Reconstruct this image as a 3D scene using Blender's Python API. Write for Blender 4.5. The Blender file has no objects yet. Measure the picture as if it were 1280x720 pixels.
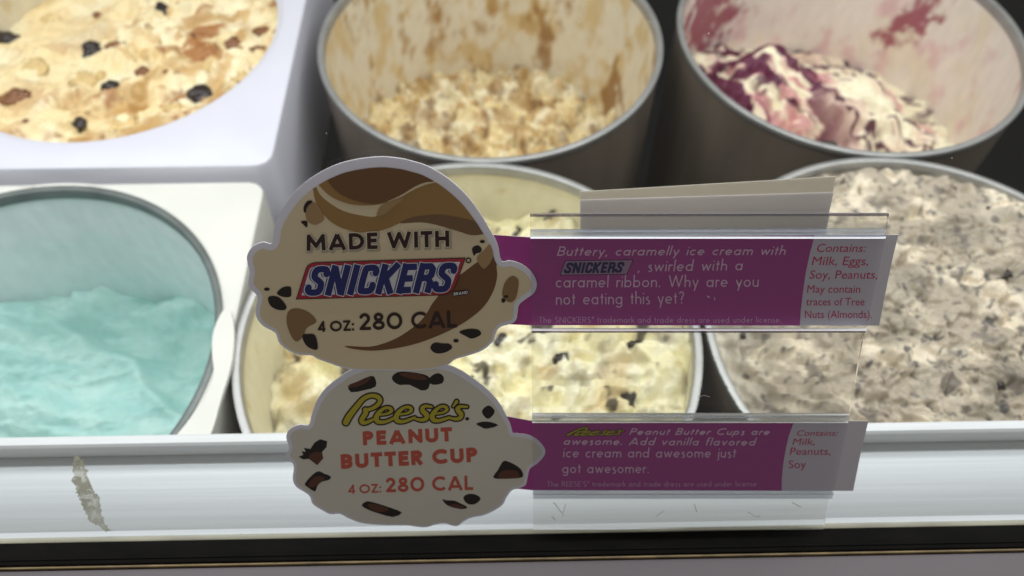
import bpy, bmesh, math, random
import numpy as np
from mathutils import Vector
from mathutils.geometry import tessellate_polygon

# ------------------------------------------------------------------ camera, light, exposure
PITCH, FPX, CAMH, YAW = .9649, 976.26, .3448, .0183
scene = bpy.context.scene
C = scene.collection
cam_d = bpy.data.cameras.new("camera"); cam = bpy.data.objects.new("camera", cam_d); C.objects.link(cam)
cam.location = (0, 0, CAMH); cam.rotation_euler = (math.pi/2-PITCH, 0, -YAW)
cam_d.sensor_width = 36; cam_d.lens = 36*FPX/1280; cam_d.clip_start = .01; cam_d.clip_end = 50
cam_d.dof.use_dof = True; cam_d.dof.focus_distance = .265; cam_d.dof.aperture_fstop = 9
scene.camera = cam

world = bpy.data.worlds.new("World"); scene.world = world; world.use_nodes = True
bg = world.node_tree.nodes["Background"]
bg.inputs[0].default_value = (1, .95, .86, 1); bg.inputs[1].default_value = .235      # the dim shop in front of the case

def area(name, loc, sx, sy, power, col, target):
    l = bpy.data.lights.new(name, 'AREA'); l.shape = 'RECTANGLE'; l.size = sx; l.size_y = sy
    l.energy = power; l.color = col
    o = bpy.data.objects.new(name, l); C.objects.link(o); o.location = loc
    d = Vector(target)-Vector(loc); o.rotation_euler = d.to_track_quat('-Z', 'Y').to_euler()
    return o
area("case_lamp_near", (0, .257, .345), 1.5, .03, 3.0, (.97, .985, 1), (0, .36, 0))
area("fill_lamp_far", (0, .60, .74), 1.5, .16, 4.3, (.97, .985, 1), (0, .36, 0))  # added fill lamp: brightens the slips from behind and lifts the whole case
scene.view_settings.view_transform = 'Standard'; scene.view_settings.look = 'None'
scene.view_settings.exposure = 0; scene.view_settings.gamma = 1
scene.render.engine = 'CYCLES'
scene.cycles.max_bounces = 14; scene.cycles.transparent_max_bounces = 24; scene.cycles.transmission_bounces = 10
scene.cycles.sample_clamp_indirect = 4; scene.cycles.use_denoising = True

# ------------------------------------------------------------------ maths helpers
CY, SY = math.cos(YAW), math.sin(YAW)
def rays(u, v):
    u = np.asarray(u, float); v = np.asarray(v, float)
    a = (u-640)/FPX; b = (360-v)/FPX
    x = a; y = math.cos(PITCH)+b*math.sin(PITCH); z = -math.sin(PITCH)+b*math.cos(PITCH)
    return np.stack([x*CY+y*SY, -x*SY+y*CY, z], -1)
def atz(u, v, z):
    d = rays(u, v); t = (z-CAMH)/d[..., 2]
    return np.array([0, 0, CAMH])+t[..., None]*d if d.ndim > 1 else np.array([0, 0, CAMH])+t*d
LEAN = math.radians(28)
GN = np.array([0, -math.cos(LEAN), math.sin(LEAN)])          # the pane's outward normal
GUP = np.array([0, math.sin(LEAN), math.cos(LEAN)])           # up the pane
P0 = np.array([-.03445, .15529, .13563])
def pane(u, v, off=0.0):
    """point of the pane (raised by off metres towards the shopper) seen at this place of the photograph"""
    d = rays(u, v); o = np.array([0, 0, CAMH])
    t = np.dot(P0+GN*off-o, GN)/(d@GN)
    return o+t[..., None]*d if d.ndim > 1 else o+t*d

def hash01(ix, iy, seed):
    n = (ix.astype(np.int64)*374761393+iy.astype(np.int64)*668265263+seed*974634777) & 0xffffffff
    n = ((n ^ (n >> 13))*1274126177) & 0xffffffff
    n = ((n ^ (n >> 16))*2246822519) & 0xffffffff
    return ((n ^ (n >> 15)) & 0xffffff)/float(0xffffff)
def perlin(x, y, seed=0):
    x0 = np.floor(x); y0 = np.floor(y); fx = x-x0; fy = y-y0
    u = fx**3*(fx*(fx*6-15)+10); v = fy**3*(fy*(fy*6-15)+10)
    def g(dx, dy):
        a = hash01(x0+dx, y0+dy, seed)*2*np.pi
        return np.cos(a)*(fx-dx)+np.sin(a)*(fy-dy)
    return 1.5*((g(0, 0)*(1-u)+g(1, 0)*u)*(1-v)+(g(0, 1)*(1-u)+g(1, 1)*u)*v)
def fbm(x, y, seed=0, oct=4, gain=.5):
    s = 0; a = 1; t = 0
    for k in range(oct):
        s = s+a*perlin(x*2**k+k*17.3, y*2**k-k*9.1, seed+k); t += a; a *= gain
    return s/t
def ridged(x, y, seed=0, oct=4):
    s = 0; a = 1; t = 0
    for k in range(oct):
        s = s+a*(1-np.abs(perlin(x*2**k, y*2**k, seed+k))*2); t += a; a *= .5
    return s/t
def worley(x, y, seed=0):
    x0 = np.floor(x); y0 = np.floor(y); f1 = np.full(x.shape, 9.); f2 = np.full(x.shape, 9.); idv = np.zeros(x.shape)
    for dx in (-1, 0, 1):
        for dy in (-1, 0, 1):
            cx = x0+dx; cy = y0+dy
            px = cx+hash01(cx, cy, seed); py = cy+hash01(cx, cy, seed+7)
            d = np.hypot(x-px, y-py); h = hash01(cx, cy, seed+13)
            near = d < f1
            f2 = np.where(near, f1, np.minimum(f2, d)); idv = np.where(near, h, idv); f1 = np.where(near, d, f1)
    return f1, f2, idv
def lumps(x, y, seed, keep=.35):
    f1, f2, idv = worley(x, y, seed); return sstep(0, .38, f2-f1)*sstep(1.0, .05, f1)*(keep+(1-keep)*idv)*1.15
def sstep(a, b, x):
    t = np.clip((x-a)/(b-a), 0, 1); return t*t*(3-2*t)
def mixc(c, col, m):
    return c*(1-m[..., None])+np.array(col)*m[..., None]

# ------------------------------------------------------------------ materials
def mat(name, col, rough=.5, metal=0, spec=.5, noise=None, sss=0, attr=None, bump=None, trans=0, see=0, emit=None, coat=0):
    m = bpy.data.materials.new(name); m.use_nodes = True
    nt = m.node_tree; b = nt.nodes["Principled BSDF"]
    b.inputs['Base Color'].default_value = (*col, 1); b.inputs['Roughness'].default_value = rough
    b.inputs['Metallic'].default_value = metal; b.inputs['Specular IOR Level'].default_value = spec
    b.inputs['Coat Weight'].default_value = coat
    tc = nt.nodes.new('ShaderNodeTexCoord')
    src = None
    if attr:
        a = nt.nodes.new('ShaderNodeAttribute'); a.attribute_name = attr; src = a.outputs['Color']
    if noise:                                        # (scale xyz, amount, detail)
        mp = nt.nodes.new('ShaderNodeMapping'); mp.inputs['Scale'].default_value = noise[0]
        nz = nt.nodes.new('ShaderNodeTexNoise'); nz.inputs['Scale'].default_value = 1; nz.inputs['Detail'].default_value = noise[2]
        nt.links.new(tc.outputs['Object'], mp.inputs['Vector']); nt.links.new(mp.outputs[0], nz.inputs['Vector'])
        mr = nt.nodes.new('ShaderNodeMapRange'); mr.inputs['From Min'].default_value = .25; mr.inputs['From Max'].default_value = .75
        mr.inputs['To Min'].default_value = 1-noise[1]; mr.inputs['To Max'].default_value = 1+noise[1]
        nt.links.new(nz.outputs['Fac'], mr.inputs['Value'])
        mx = nt.nodes.new('ShaderNodeVectorMath'); mx.operation = 'MULTIPLY'
        if src: nt.links.new(src, mx.inputs[0])
        else: mx.inputs[0].default_value = col
        nt.links.new(mr.outputs[0], mx.inputs[1]); src = mx.outputs[0]
    if src: nt.links.new(src, b.inputs['Base Color'])
    if sss:
        b.inputs['Subsurface Weight'].default_value = sss; b.inputs['Subsurface Radius'].default_value = (1, .7, .45)
        b.inputs['Subsurface Scale'].default_value = .0035
    if bump:                                         # (scale xyz, strength, distance, detail)
        mp = nt.nodes.new('ShaderNodeMapping'); mp.inputs['Scale'].default_value = bump[0]
        nz = nt.nodes.new('ShaderNodeTexNoise'); nz.inputs['Scale'].default_value = 1; nz.inputs['Detail'].default_value = bump[3]
        nt.links.new(tc.outputs['Object'], mp.inputs['Vector']); nt.links.new(mp.outputs[0], nz.inputs['Vector'])
        bp = nt.nodes.new('ShaderNodeBump'); bp.inputs['Strength'].default_value = bump[1]; bp.inputs['Distance'].default_value = bump[2]
        nt.links.new(nz.outputs['Fac'], bp.inputs['Height']); nt.links.new(bp.outputs[0], b.inputs['Normal'])
    if trans:                                        # thin paper: part of the light comes through
        t = nt.nodes.new('ShaderNodeBsdfTranslucent'); ms = nt.nodes.new('ShaderNodeMixShader'); ms.inputs[0].default_value = trans
        t.inputs[0].default_value = (*col, 1)
        if src: nt.links.new(src, t.inputs[0])
        out = nt.nodes["Material Output"]
        nt.links.new(b.outputs[0], ms.inputs[1]); nt.links.new(t.outputs[0], ms.inputs[2]); nt.links.new(ms.outputs[0], out.inputs[0])
        if see:
            tp = nt.nodes.new('ShaderNodeBsdfTransparent'); m3 = nt.nodes.new('ShaderNodeMixShader'); m3.inputs[0].default_value = see
            nt.links.new(ms.outputs[0], m3.inputs[1]); nt.links.new(tp.outputs[0], m3.inputs[2]); nt.links.new(m3.outputs[0], out.inputs[0])
    return m
def clear(name, tint=(1, 1, 1), haze=0, hazecol=(.8, .8, .8), ior=1.45, smear=None, rough=.02, glow=False, patch=None):
    """clear sheet: straight-through light with a Fresnel reflection, a little milky haze"""
    m = bpy.data.materials.new(name); m.use_nodes = True; nt = m.node_tree
    nt.nodes.remove(nt.nodes["Principled BSDF"]); out = nt.nodes["Material Output"]
    if smear:
        tr = nt.nodes.new('ShaderNodeBsdfRefraction'); tr.inputs['IOR'].default_value = ior; tr.inputs['Roughness'].default_value = .0
        tc = nt.nodes.new('ShaderNodeTexCoord'); mp = nt.nodes.new('ShaderNodeMapping'); mp.inputs['Scale'].default_value = smear[0]
        nz = nt.nodes.new('ShaderNodeTexNoise'); nz.inputs['Scale'].default_value = 1; nz.inputs['Detail'].default_value = 2
        bp = nt.nodes.new('ShaderNodeBump'); bp.inputs['Strength'].default_value = smear[1]; bp.inputs['Distance'].default_value = smear[2]
        nt.links.new(tc.outputs['Object'], mp.inputs[0]); nt.links.new(mp.outputs[0], nz.inputs['Vector'])
        nt.links.new(nz.outputs['Fac'], bp.inputs['Height']); nt.links.new(bp.outputs[0], tr.inputs['Normal'])
    else:
        tr = nt.nodes.new('ShaderNodeBsdfTransparent')
    tr.inputs[0].default_value = (*tint, 1)
    gl = nt.nodes.new('ShaderNodeBsdfGlossy'); gl.inputs['Roughness'].default_value = rough
    fr = nt.nodes.new('ShaderNodeFresnel'); fr.inputs[0].default_value = ior
    ge = nt.nodes.new('ShaderNodeNewGeometry'); inv = nt.nodes.new('ShaderNodeMath'); inv.operation = 'SUBTRACT'; inv.inputs[0].default_value = 1
    nt.links.new(ge.outputs['Backfacing'], inv.inputs[1])                     # straight-through sheets reflect at their outer faces
    mu = nt.nodes.new('ShaderNodeMath'); mu.operation = 'MULTIPLY'; nt.links.new(fr.outputs[0], mu.inputs[0]); nt.links.new(inv.outputs[0], mu.inputs[1])
    m1 = nt.nodes.new('ShaderNodeMixShader'); nt.links.new(mu.outputs[0], m1.inputs[0])
    nt.links.new(tr.outputs[0], m1.inputs[1]); nt.links.new(gl.outputs[0], m1.inputs[2])
    df = nt.nodes.new('ShaderNodeBsdfTranslucent' if glow else 'ShaderNodeBsdfDiffuse'); df.inputs[0].default_value = (*hazecol, 1)
    m2 = nt.nodes.new('ShaderNodeMixShader'); m2.inputs[0].default_value = haze
    if patch:
        tc = nt.nodes.new('ShaderNodeTexCoord'); nz = nt.nodes.new('ShaderNodeTexNoise'); nz.inputs['Scale'].default_value = patch; nz.inputs['Detail'].default_value = 6
        mr = nt.nodes.new('ShaderNodeMapRange'); mr.inputs[1].default_value = .40; mr.inputs[2].default_value = .58; mr.inputs[3].default_value = .05; mr.inputs[4].default_value = haze
        nt.links.new(tc.outputs['Object'], nz.inputs['Vector']); nt.links.new(nz.outputs['Fac'], mr.inputs[0]); nt.links.new(mr.outputs[0], m2.inputs[0])
    nt.links.new(m1.outputs[0], m2.inputs[1]); nt.links.new(df.outputs[0], m2.inputs[2]); nt.links.new(m2.outputs[0], out.inputs[0])
    return m

M = {}
M['white_plastic'] = mat('white_plastic', (.67, .67, .75), .38, noise=((30, 30, 30), .025, 3))
M['ledge'] = mat('brushed_sill', (.71, .745, .78), .42, noise=((7, 900, 500), .075, 5), bump=((20, 900, 600), .12, .0004, 3))
M['rail'] = mat('rail_metal', (.80, .82, .84), .4, noise=((30, 300, 300), .05, 3))
M['rubber'] = mat('black_rubber', (.004, .0035, .003), .7, spec=.12, noise=((60, 200, 200), .5, 4))
M['brass'] = mat('dull_brass', (.32, .24, .12), .45, noise=((90, 60, 60), .5, 3))
M['cabinet'] = mat('cabinet_paint', (.115, .095, .105), .45, noise=((25, 60, 60), .05, 3))
M['glass_foot'] = mat('glass_foot_trim', (.40, .39, .30), .35, noise=((40, 200, 200), .25, 3))
M['well'] = mat('dark_well', (.007, .007, .008), .7, spec=.2, noise=((20, 20, 20), .4, 3))
M['tub_out'] = mat('tub_board', (.19, .155, .12), .36, metal=.25, noise=((40, 40, 7), .28, 4), spec=.5)
M['rim_metal'] = mat('tub_rim_metal', (.36, .36, .35), .36, metal=.5, noise=((60, 60, 60), .15, 3))
M['rim_dark'] = mat('tub_rim_dull', (.13, .15, .145), .4, metal=.3, noise=((60, 60, 60), .25, 3))
M['liner'] = mat('tub_lining', (1, 1, 1), .5, attr='Col', noise=((160, 160, 60), .06, 4), bump=((150, 150, 60), .3, .0012, 4))
M['ice'] = mat('ice_cream', (1, 1, 1), .48, spec=.4, sss=.35, attr='Col', noise=((420, 420, 420), .11, 4), bump=((300, 300, 300), .40, .0014, 5))
M['ice_smooth'] = mat('ice_cream_smooth', (1, 1, 1), .42, spec=.4, sss=.35, attr='Col', noise=((200, 200, 200), .05, 4), bump=((300, 300, 300), .4, .0010, 5))
M['choc'] = mat('dark_chocolate', (.022, .012, .010), .3, noise=((300, 300, 300), .5, 3), bump=((300, 300, 300), .4, .001, 3))
M['toffee'] = mat('brown_toffee', (.20, .075, .022), .38, noise=((300, 300, 300), .35, 3), bump=((300, 300, 300), .5, .001, 3))
M['cookie'] = mat('cookie_crumb', (.68, .49, .22), .7, noise=((350, 350, 350), .25, 4), bump=((320, 320, 320), .8, .0015, 4))
M['pane'] = clear('display_glass', (.985, .995, .99), .004, (.9, .9, .9), 1.45)
M['acrylic'] = clear('clear_acrylic', (.97, .97, .96), .02, (.8, .8, .82), 1.49, smear=((7, 70, 130), .085, .0008))
M['lip'] = clear('acrylic_front_lip', (.95, .95, .96), .010, (.75, .72, .8), 1.40)
M['ridge'] = clear('acrylic_ridge', (.93, .95, .97), .40, (.85, .88, .92), 1.49, rough=.08, glow=True)  # milky white mixed in for the light such bars would refract
M['ridge_glint'] = clear('acrylic_painted_glint', (.97, .97, 1), .75, (.95, .95, .97), 1.49, rough=.2, glow=True)  # whitened further: bright lines of caught light put into the colour
M['bevel_glint'] = mat('acrylic_bevel_painted_glint', (.90, .91, .93), .3)  # opaque white painted in place of lamp glints on clear acrylic edges
M['collar_warm'] = mat('warm_white_plastic', (.72, .715, .66), .4, noise=((25, 25, 25), .04, 4))
M['dark_edge'] = clear('acrylic_dark_edge', (.62, .58, .62), .25, (.5, .5, .52), 1.49)
M['slip_back'] = mat('tracing_paper', (.92, .89, .83), .6, trans=.6, see=.10, noise=((12, 30, 30), .05, 3))
M['slip_front'] = mat('tracing_paper_lilac', (.92, .91, .94), .6, trans=.6, see=.10, noise=((12, 30, 30), .05, 3))
PR = dict(rough=.5, spec=.3)
M['card_border'] = mat('card_white_border', (.84, .84, .96), .5, trans=.10)
M['card_edge'] = mat('card_cut_edge', (.92, .92, .94), .5, trans=.3)  # whiter than the stock, so the top-edge highlight is partly painted in
M['card_white'] = mat('card_stock', (.72, .70, .62), .5, trans=.08, noise=((25, 25, 25), .03, 3))
M['card_cream'] = mat('print_cream', (.72, .61, .42), **PR)
M['brown'] = mat('print_brown', (.17, .085, .038), **PR)
M['caramel'] = mat('print_caramel', (.33, .195, .07), **PR)
M['wave'] = mat('print_wave_brown', (.19, .11, .06), **PR)
M['peanut'] = mat('print_peanut', (.38, .245, .12), **PR)
M['peanut_dark'] = mat('print_peanut_dark', (.27, .16, .075), **PR)
M['black'] = mat('print_black', (.022, .017, .016), **PR)
M['choc_print'] = mat('print_chocolate', (.115, .045, .028), **PR)
M['text_dark'] = mat('print_dark_brown', (.035, .018, .018), **PR)
M['halo'] = mat('print_halo', (.42, .38, .30), **PR)
M['halo_light'] = mat('print_halo_light', (.72, .64, .50), **PR)
M['red'] = mat('print_red', (.40, .03, .05), **PR)
M['logo_white'] = mat('print_white', (.68, .68, .74), **PR)
M['navy'] = mat('print_navy', (.022, .026, .15), **PR)
M['navy_mid'] = mat('print_navy_shadow', (.10, .11, .24), **PR)
M['orange'] = mat('print_orange_red', (.52, .105, .07), **PR)
M['yellow'] = mat('print_yellow', (.46, .40, .035), **PR)
M['purple'] = mat('print_purple', (.42, .06, .31), **PR)
M['strip_white'] = mat('print_label_white', (.74, .72, .82), .5, spec=.3, trans=.12)
M['lilac_text'] = mat('print_lilac', (.80, .58, .78), **PR)
M['lilac_dim'] = mat('print_lilac_dim', (.62, .38, .60), **PR)
M['magenta'] = mat('print_magenta', (.62, .04, .17), **PR)
M['dim_navy'] = mat('print_navy_small', (.015, .016, .09), **PR)
M['dim_white'] = mat('print_white_small', (.42, .27, .44), **PR)
M['tape'] = clear('torn_tape', (.86, .85, .80), .75, (.74, .72, .64), 1.4, patch=300, glow=True)
M['dust'] = mat('dust_speck', (.75, .75, .75), .9)

# ------------------------------------------------------------------ object helpers
def link(name, me, m=None, parent=None):
    o = bpy.data.objects.new(name, me); C.objects.link(o)
    if m: me.materials.append(M[m])
    if parent: o.parent = parent
    return o
def mesh(name, verts, faces, m, parent=None, smooth=0, col=None):
    me = bpy.data.meshes.new(name); me.from_pydata([tuple(map(float, v)) for v in verts], [], faces); me.update()
    if smooth:
        me.polygons.foreach_set('use_smooth', [True]*len(me.polygons)); me.set_sharp_from_angle(angle=math.radians(smooth))
    return link(name, me, m, parent)
def thing(name, label, cat, group=None):
    o = bpy.data.objects.new(name, None); C.objects.link(o); return tag(o, label, cat, group)
def tag(o, label, cat, group=None):
    o['label'] = label; o['category'] = cat
    if group: o['group'] = group
    return o
def bm_obj(name, bm, m, parent=None, smooth=0):
    me = bpy.data.meshes.new(name); bm.normal_update(); bm.to_mesh(me); bm.free()
    if smooth:
        me.polygons.foreach_set('use_smooth', [True]*len(me.polygons)); me.set_sharp_from_angle(angle=math.radians(smooth))
    return link(name, me, m, parent)
def box(name, x0, x1, y0, y1, z0, z1, m, parent=None, bev=0):
    bm = bmesh.new(); bmesh.ops.create_cube(bm, size=1)
    for v in bm.verts: v.co = Vector(((x0+x1)/2+v.co.x*(x1-x0), (y0+y1)/2+v.co.y*(y1-y0), (z0+z1)/2+v.co.z*(z1-z0)))
    if bev: bmesh.ops.bevel(bm, geom=bm.edges[:], offset=bev, segments=2, profile=.6, affect='EDGES')
    return bm_obj(name, bm, m, parent, 35)
def smooth_poly(pts, n=4):
    """closed Catmull-Rom through the points"""
    p = np.array(pts, float); N = len(p); out = []
    for i in range(N):
        a, b, c, d = p[i-1], p[i], p[(i+1) % N], p[(i+2) % N]
        for k in range(n):
            t = k/n
            out.append(.5*((2*b)+(-a+c)*t+(2*a-5*b+4*c-d)*t*t+(-a+3*b-3*c+d)*t**3))
    return np.array(out)
def slab(name, pts, off0, off1, m, parent=None, edge=None):
    """sheet of real thickness lying on the pane: outline in photograph coordinates"""
    p = np.array(pts, float); n = len(p)
    top = pane(p[:, 0], p[:, 1], off1); bot = top-GN*(off1-off0)
    tris = tessellate_polygon([[Vector((a, b, 0)) for a, b in p]])
    area2 = sum(p[i-1][0]*p[i][1]-p[i][0]*p[i-1][1] for i in range(n))
    faces = []
    for t in tris:
        a, b, c = t
        nn = np.cross(top[b]-top[a], top[c]-top[a])@GN
        if nn < 0: b, c = c, b
        faces.append((a, b, c)); faces.append((n+a, n+c, n+b))
    for i in range(n):
        j = (i+1) % n
        faces.append((i, j, n+j, n+i) if area2 > 0 else (j, i, n+i, n+j))
    me = bpy.data.meshes.new(name); me.from_pydata([tuple(v) for v in np.vstack([top, bot])], [], faces)
    bm = bmesh.new(); bm.from_mesh(me); bmesh.ops.recalc_face_normals(bm, faces=bm.faces[:]); bm.to_mesh(me); bm.free()
    o = link(name, me, m, parent)
    if edge:
        me.materials.append(M[edge])
        for p_ in me.polygons:
            if abs(p_.normal.dot(Vector(GN))) < .5: p_.material_index = 1
    return o

# ---- printed ink: signed distance fields, contoured to flat meshes
def poly_sdf(pts):
    p = np.array(pts, float)
    def f(X, Y):
        d = np.full(X.shape, 1e9); inside = np.zeros(X.shape, bool)
        for i in range(len(p)):
            a = p[i-1]; b = p[i]; e = b-a; wx = X-a[0]; wy = Y-a[1]
            t = np.clip((wx*e[0]+wy*e[1])/(e@e+1e-12), 0, 1)
            d = np.minimum(d, (wx-e[0]*t)**2+(wy-e[1]*t)**2)
            if a[1] != b[1]:
                c = ((a[1] > Y) != (b[1] > Y)) & (X < (b[0]-a[0])*(Y-a[1])/(b[1]-a[1])+a[0]); inside ^= c
        d = np.sqrt(d); return np.where(inside, -d, d)
    f.box = (p[:, 0].min(), p[:, 1].min(), p[:, 0].max(), p[:, 1].max()); return f
def strokes_sdf(strokes, pad=3):
    """strokes: list of (points Nx2, half width or list of half widths, round ends)"""
    allp = np.vstack([s[0] for s in strokes]); wm = max(np.max(s[1]) for s in strokes)
    def f(X, Y):
        D = np.full(X.shape, 50.)
        xs = X[0]; ys = Y[:, 0]
        for pts, w, rnd in strokes:
            n = len(pts); ww = np.full(n, w) if np.isscalar(w) else np.asarray(w)
            for i in range(n-1):
                a = pts[i]; b = pts[i+1]; e = b-a; L = math.hypot(*e)
                if L < 1e-9: continue
                m = max(ww[i], ww[i+1])+pad
                i0, i1 = np.searchsorted(xs, (min(a[0], b[0])-m, max(a[0], b[0])+m)); j0, j1 = np.searchsorted(ys, (min(a[1], b[1])-m, max(a[1], b[1])+m))
                if i0 >= i1 or j0 >= j1: continue
                sx = X[j0:j1, i0:i1]-a[0]; sy = Y[j0:j1, i0:i1]-a[1]
                pr = (sx*e[0]+sy*e[1])/L; t = np.clip(pr/L, 0, 1)
                d = np.hypot(sx-e[0]*t, sy-e[1]*t)-(ww[i]+(ww[i+1]-ww[i])*t)
                if not rnd:
                    if i == 0: d = np.maximum(d, -pr)
                    if i == n-2: d = np.maximum(d, pr-L)
                D[j0:j1, i0:i1] = np.minimum(D[j0:j1, i0:i1], d)
        return D
    f.box = (allp[:, 0].min()-wm, allp[:, 1].min()-wm, allp[:, 0].max()+wm, allp[:, 1].max()+wm); return f
def grow(f, r, dx=0, dy=0):
    g = lambda X, Y: f(X-dx, Y-dy)-r
    b = f.box; g.box = (b[0]+dx-r, b[1]+dy-r, b[2]+dx+r, b[3]+dy+r); return g
def union(*fs):
    def g(X, Y):
        d = fs[0](X, Y)
        for f in fs[1:]: d = np.minimum(d, f(X, Y))
        return d
    g.box = (min(f.box[0] for f in fs), min(f.box[1] for f in fs), max(f.box[2] for f in fs), max(f.box[3] for f in fs)); return g
def inter(f, h):
    g = lambda X, Y: np.maximum(f(X, Y), h(X, Y)); g.box = f.box; return g
def ink(name, f, off, m, parent, step=.5):
    x0, y0, x1, y1 = f.box; x0 -= 2*step; y0 -= 2*step; x1 += 2*step; y1 += 2*step
    xs = np.arange(x0, x1+step, step); ys = np.arange(y0, y1+step, step)
    X, Y = np.meshgrid(xs, ys); F = f(X, Y); I = F < 0
    P = []; faces = []
    def add(poly):
        k = len(P); P.extend(poly); faces.append(tuple(range(k, k+len(poly))))
    cnt = I[:-1, :-1].astype(int)+I[1:, :-1]+I[:-1, 1:]+I[1:, 1:]
    full = cnt == 4
    for j in range(full.shape[0]):
        row = full[j]; idx = np.flatnonzero(np.diff(np.concatenate(([0], row.astype(int), [0]))))
        for a, b in zip(idx[::2], idx[1::2]):
            add([(xs[a], ys[j]), (xs[b], ys[j]), (xs[b], ys[j+1]), (xs[a], ys[j+1])])
    for j, i in zip(*np.nonzero((cnt > 0) & (cnt < 4))):
        cs = [(i, j), (i+1, j), (i+1, j+1), (i, j+1)]; poly = []
        for k in range(4):
            a = cs[k]; b = cs[(k+1) % 4]; fa = F[a[1], a[0]]; fb = F[b[1], b[0]]
            if fa < 0: poly.append((xs[a[0]], ys[a[1]]))
            if (fa < 0) != (fb < 0):
                t = fa/(fa-fb); poly.append((xs[a[0]]+(xs[b[0]]-xs[a[0]])*t, ys[a[1]]+(ys[b[1]]-ys[a[1]])*t))
        if len(poly) > 2: add(poly)
    if not P: return None
    P = np.array(P); V = pane(P[:, 0], P[:, 1], off)
    faces = [fc[::-1] for fc in faces]                    # image y runs down: turn the faces to the shopper
    return mesh(name, V, faces, m, parent)

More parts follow.
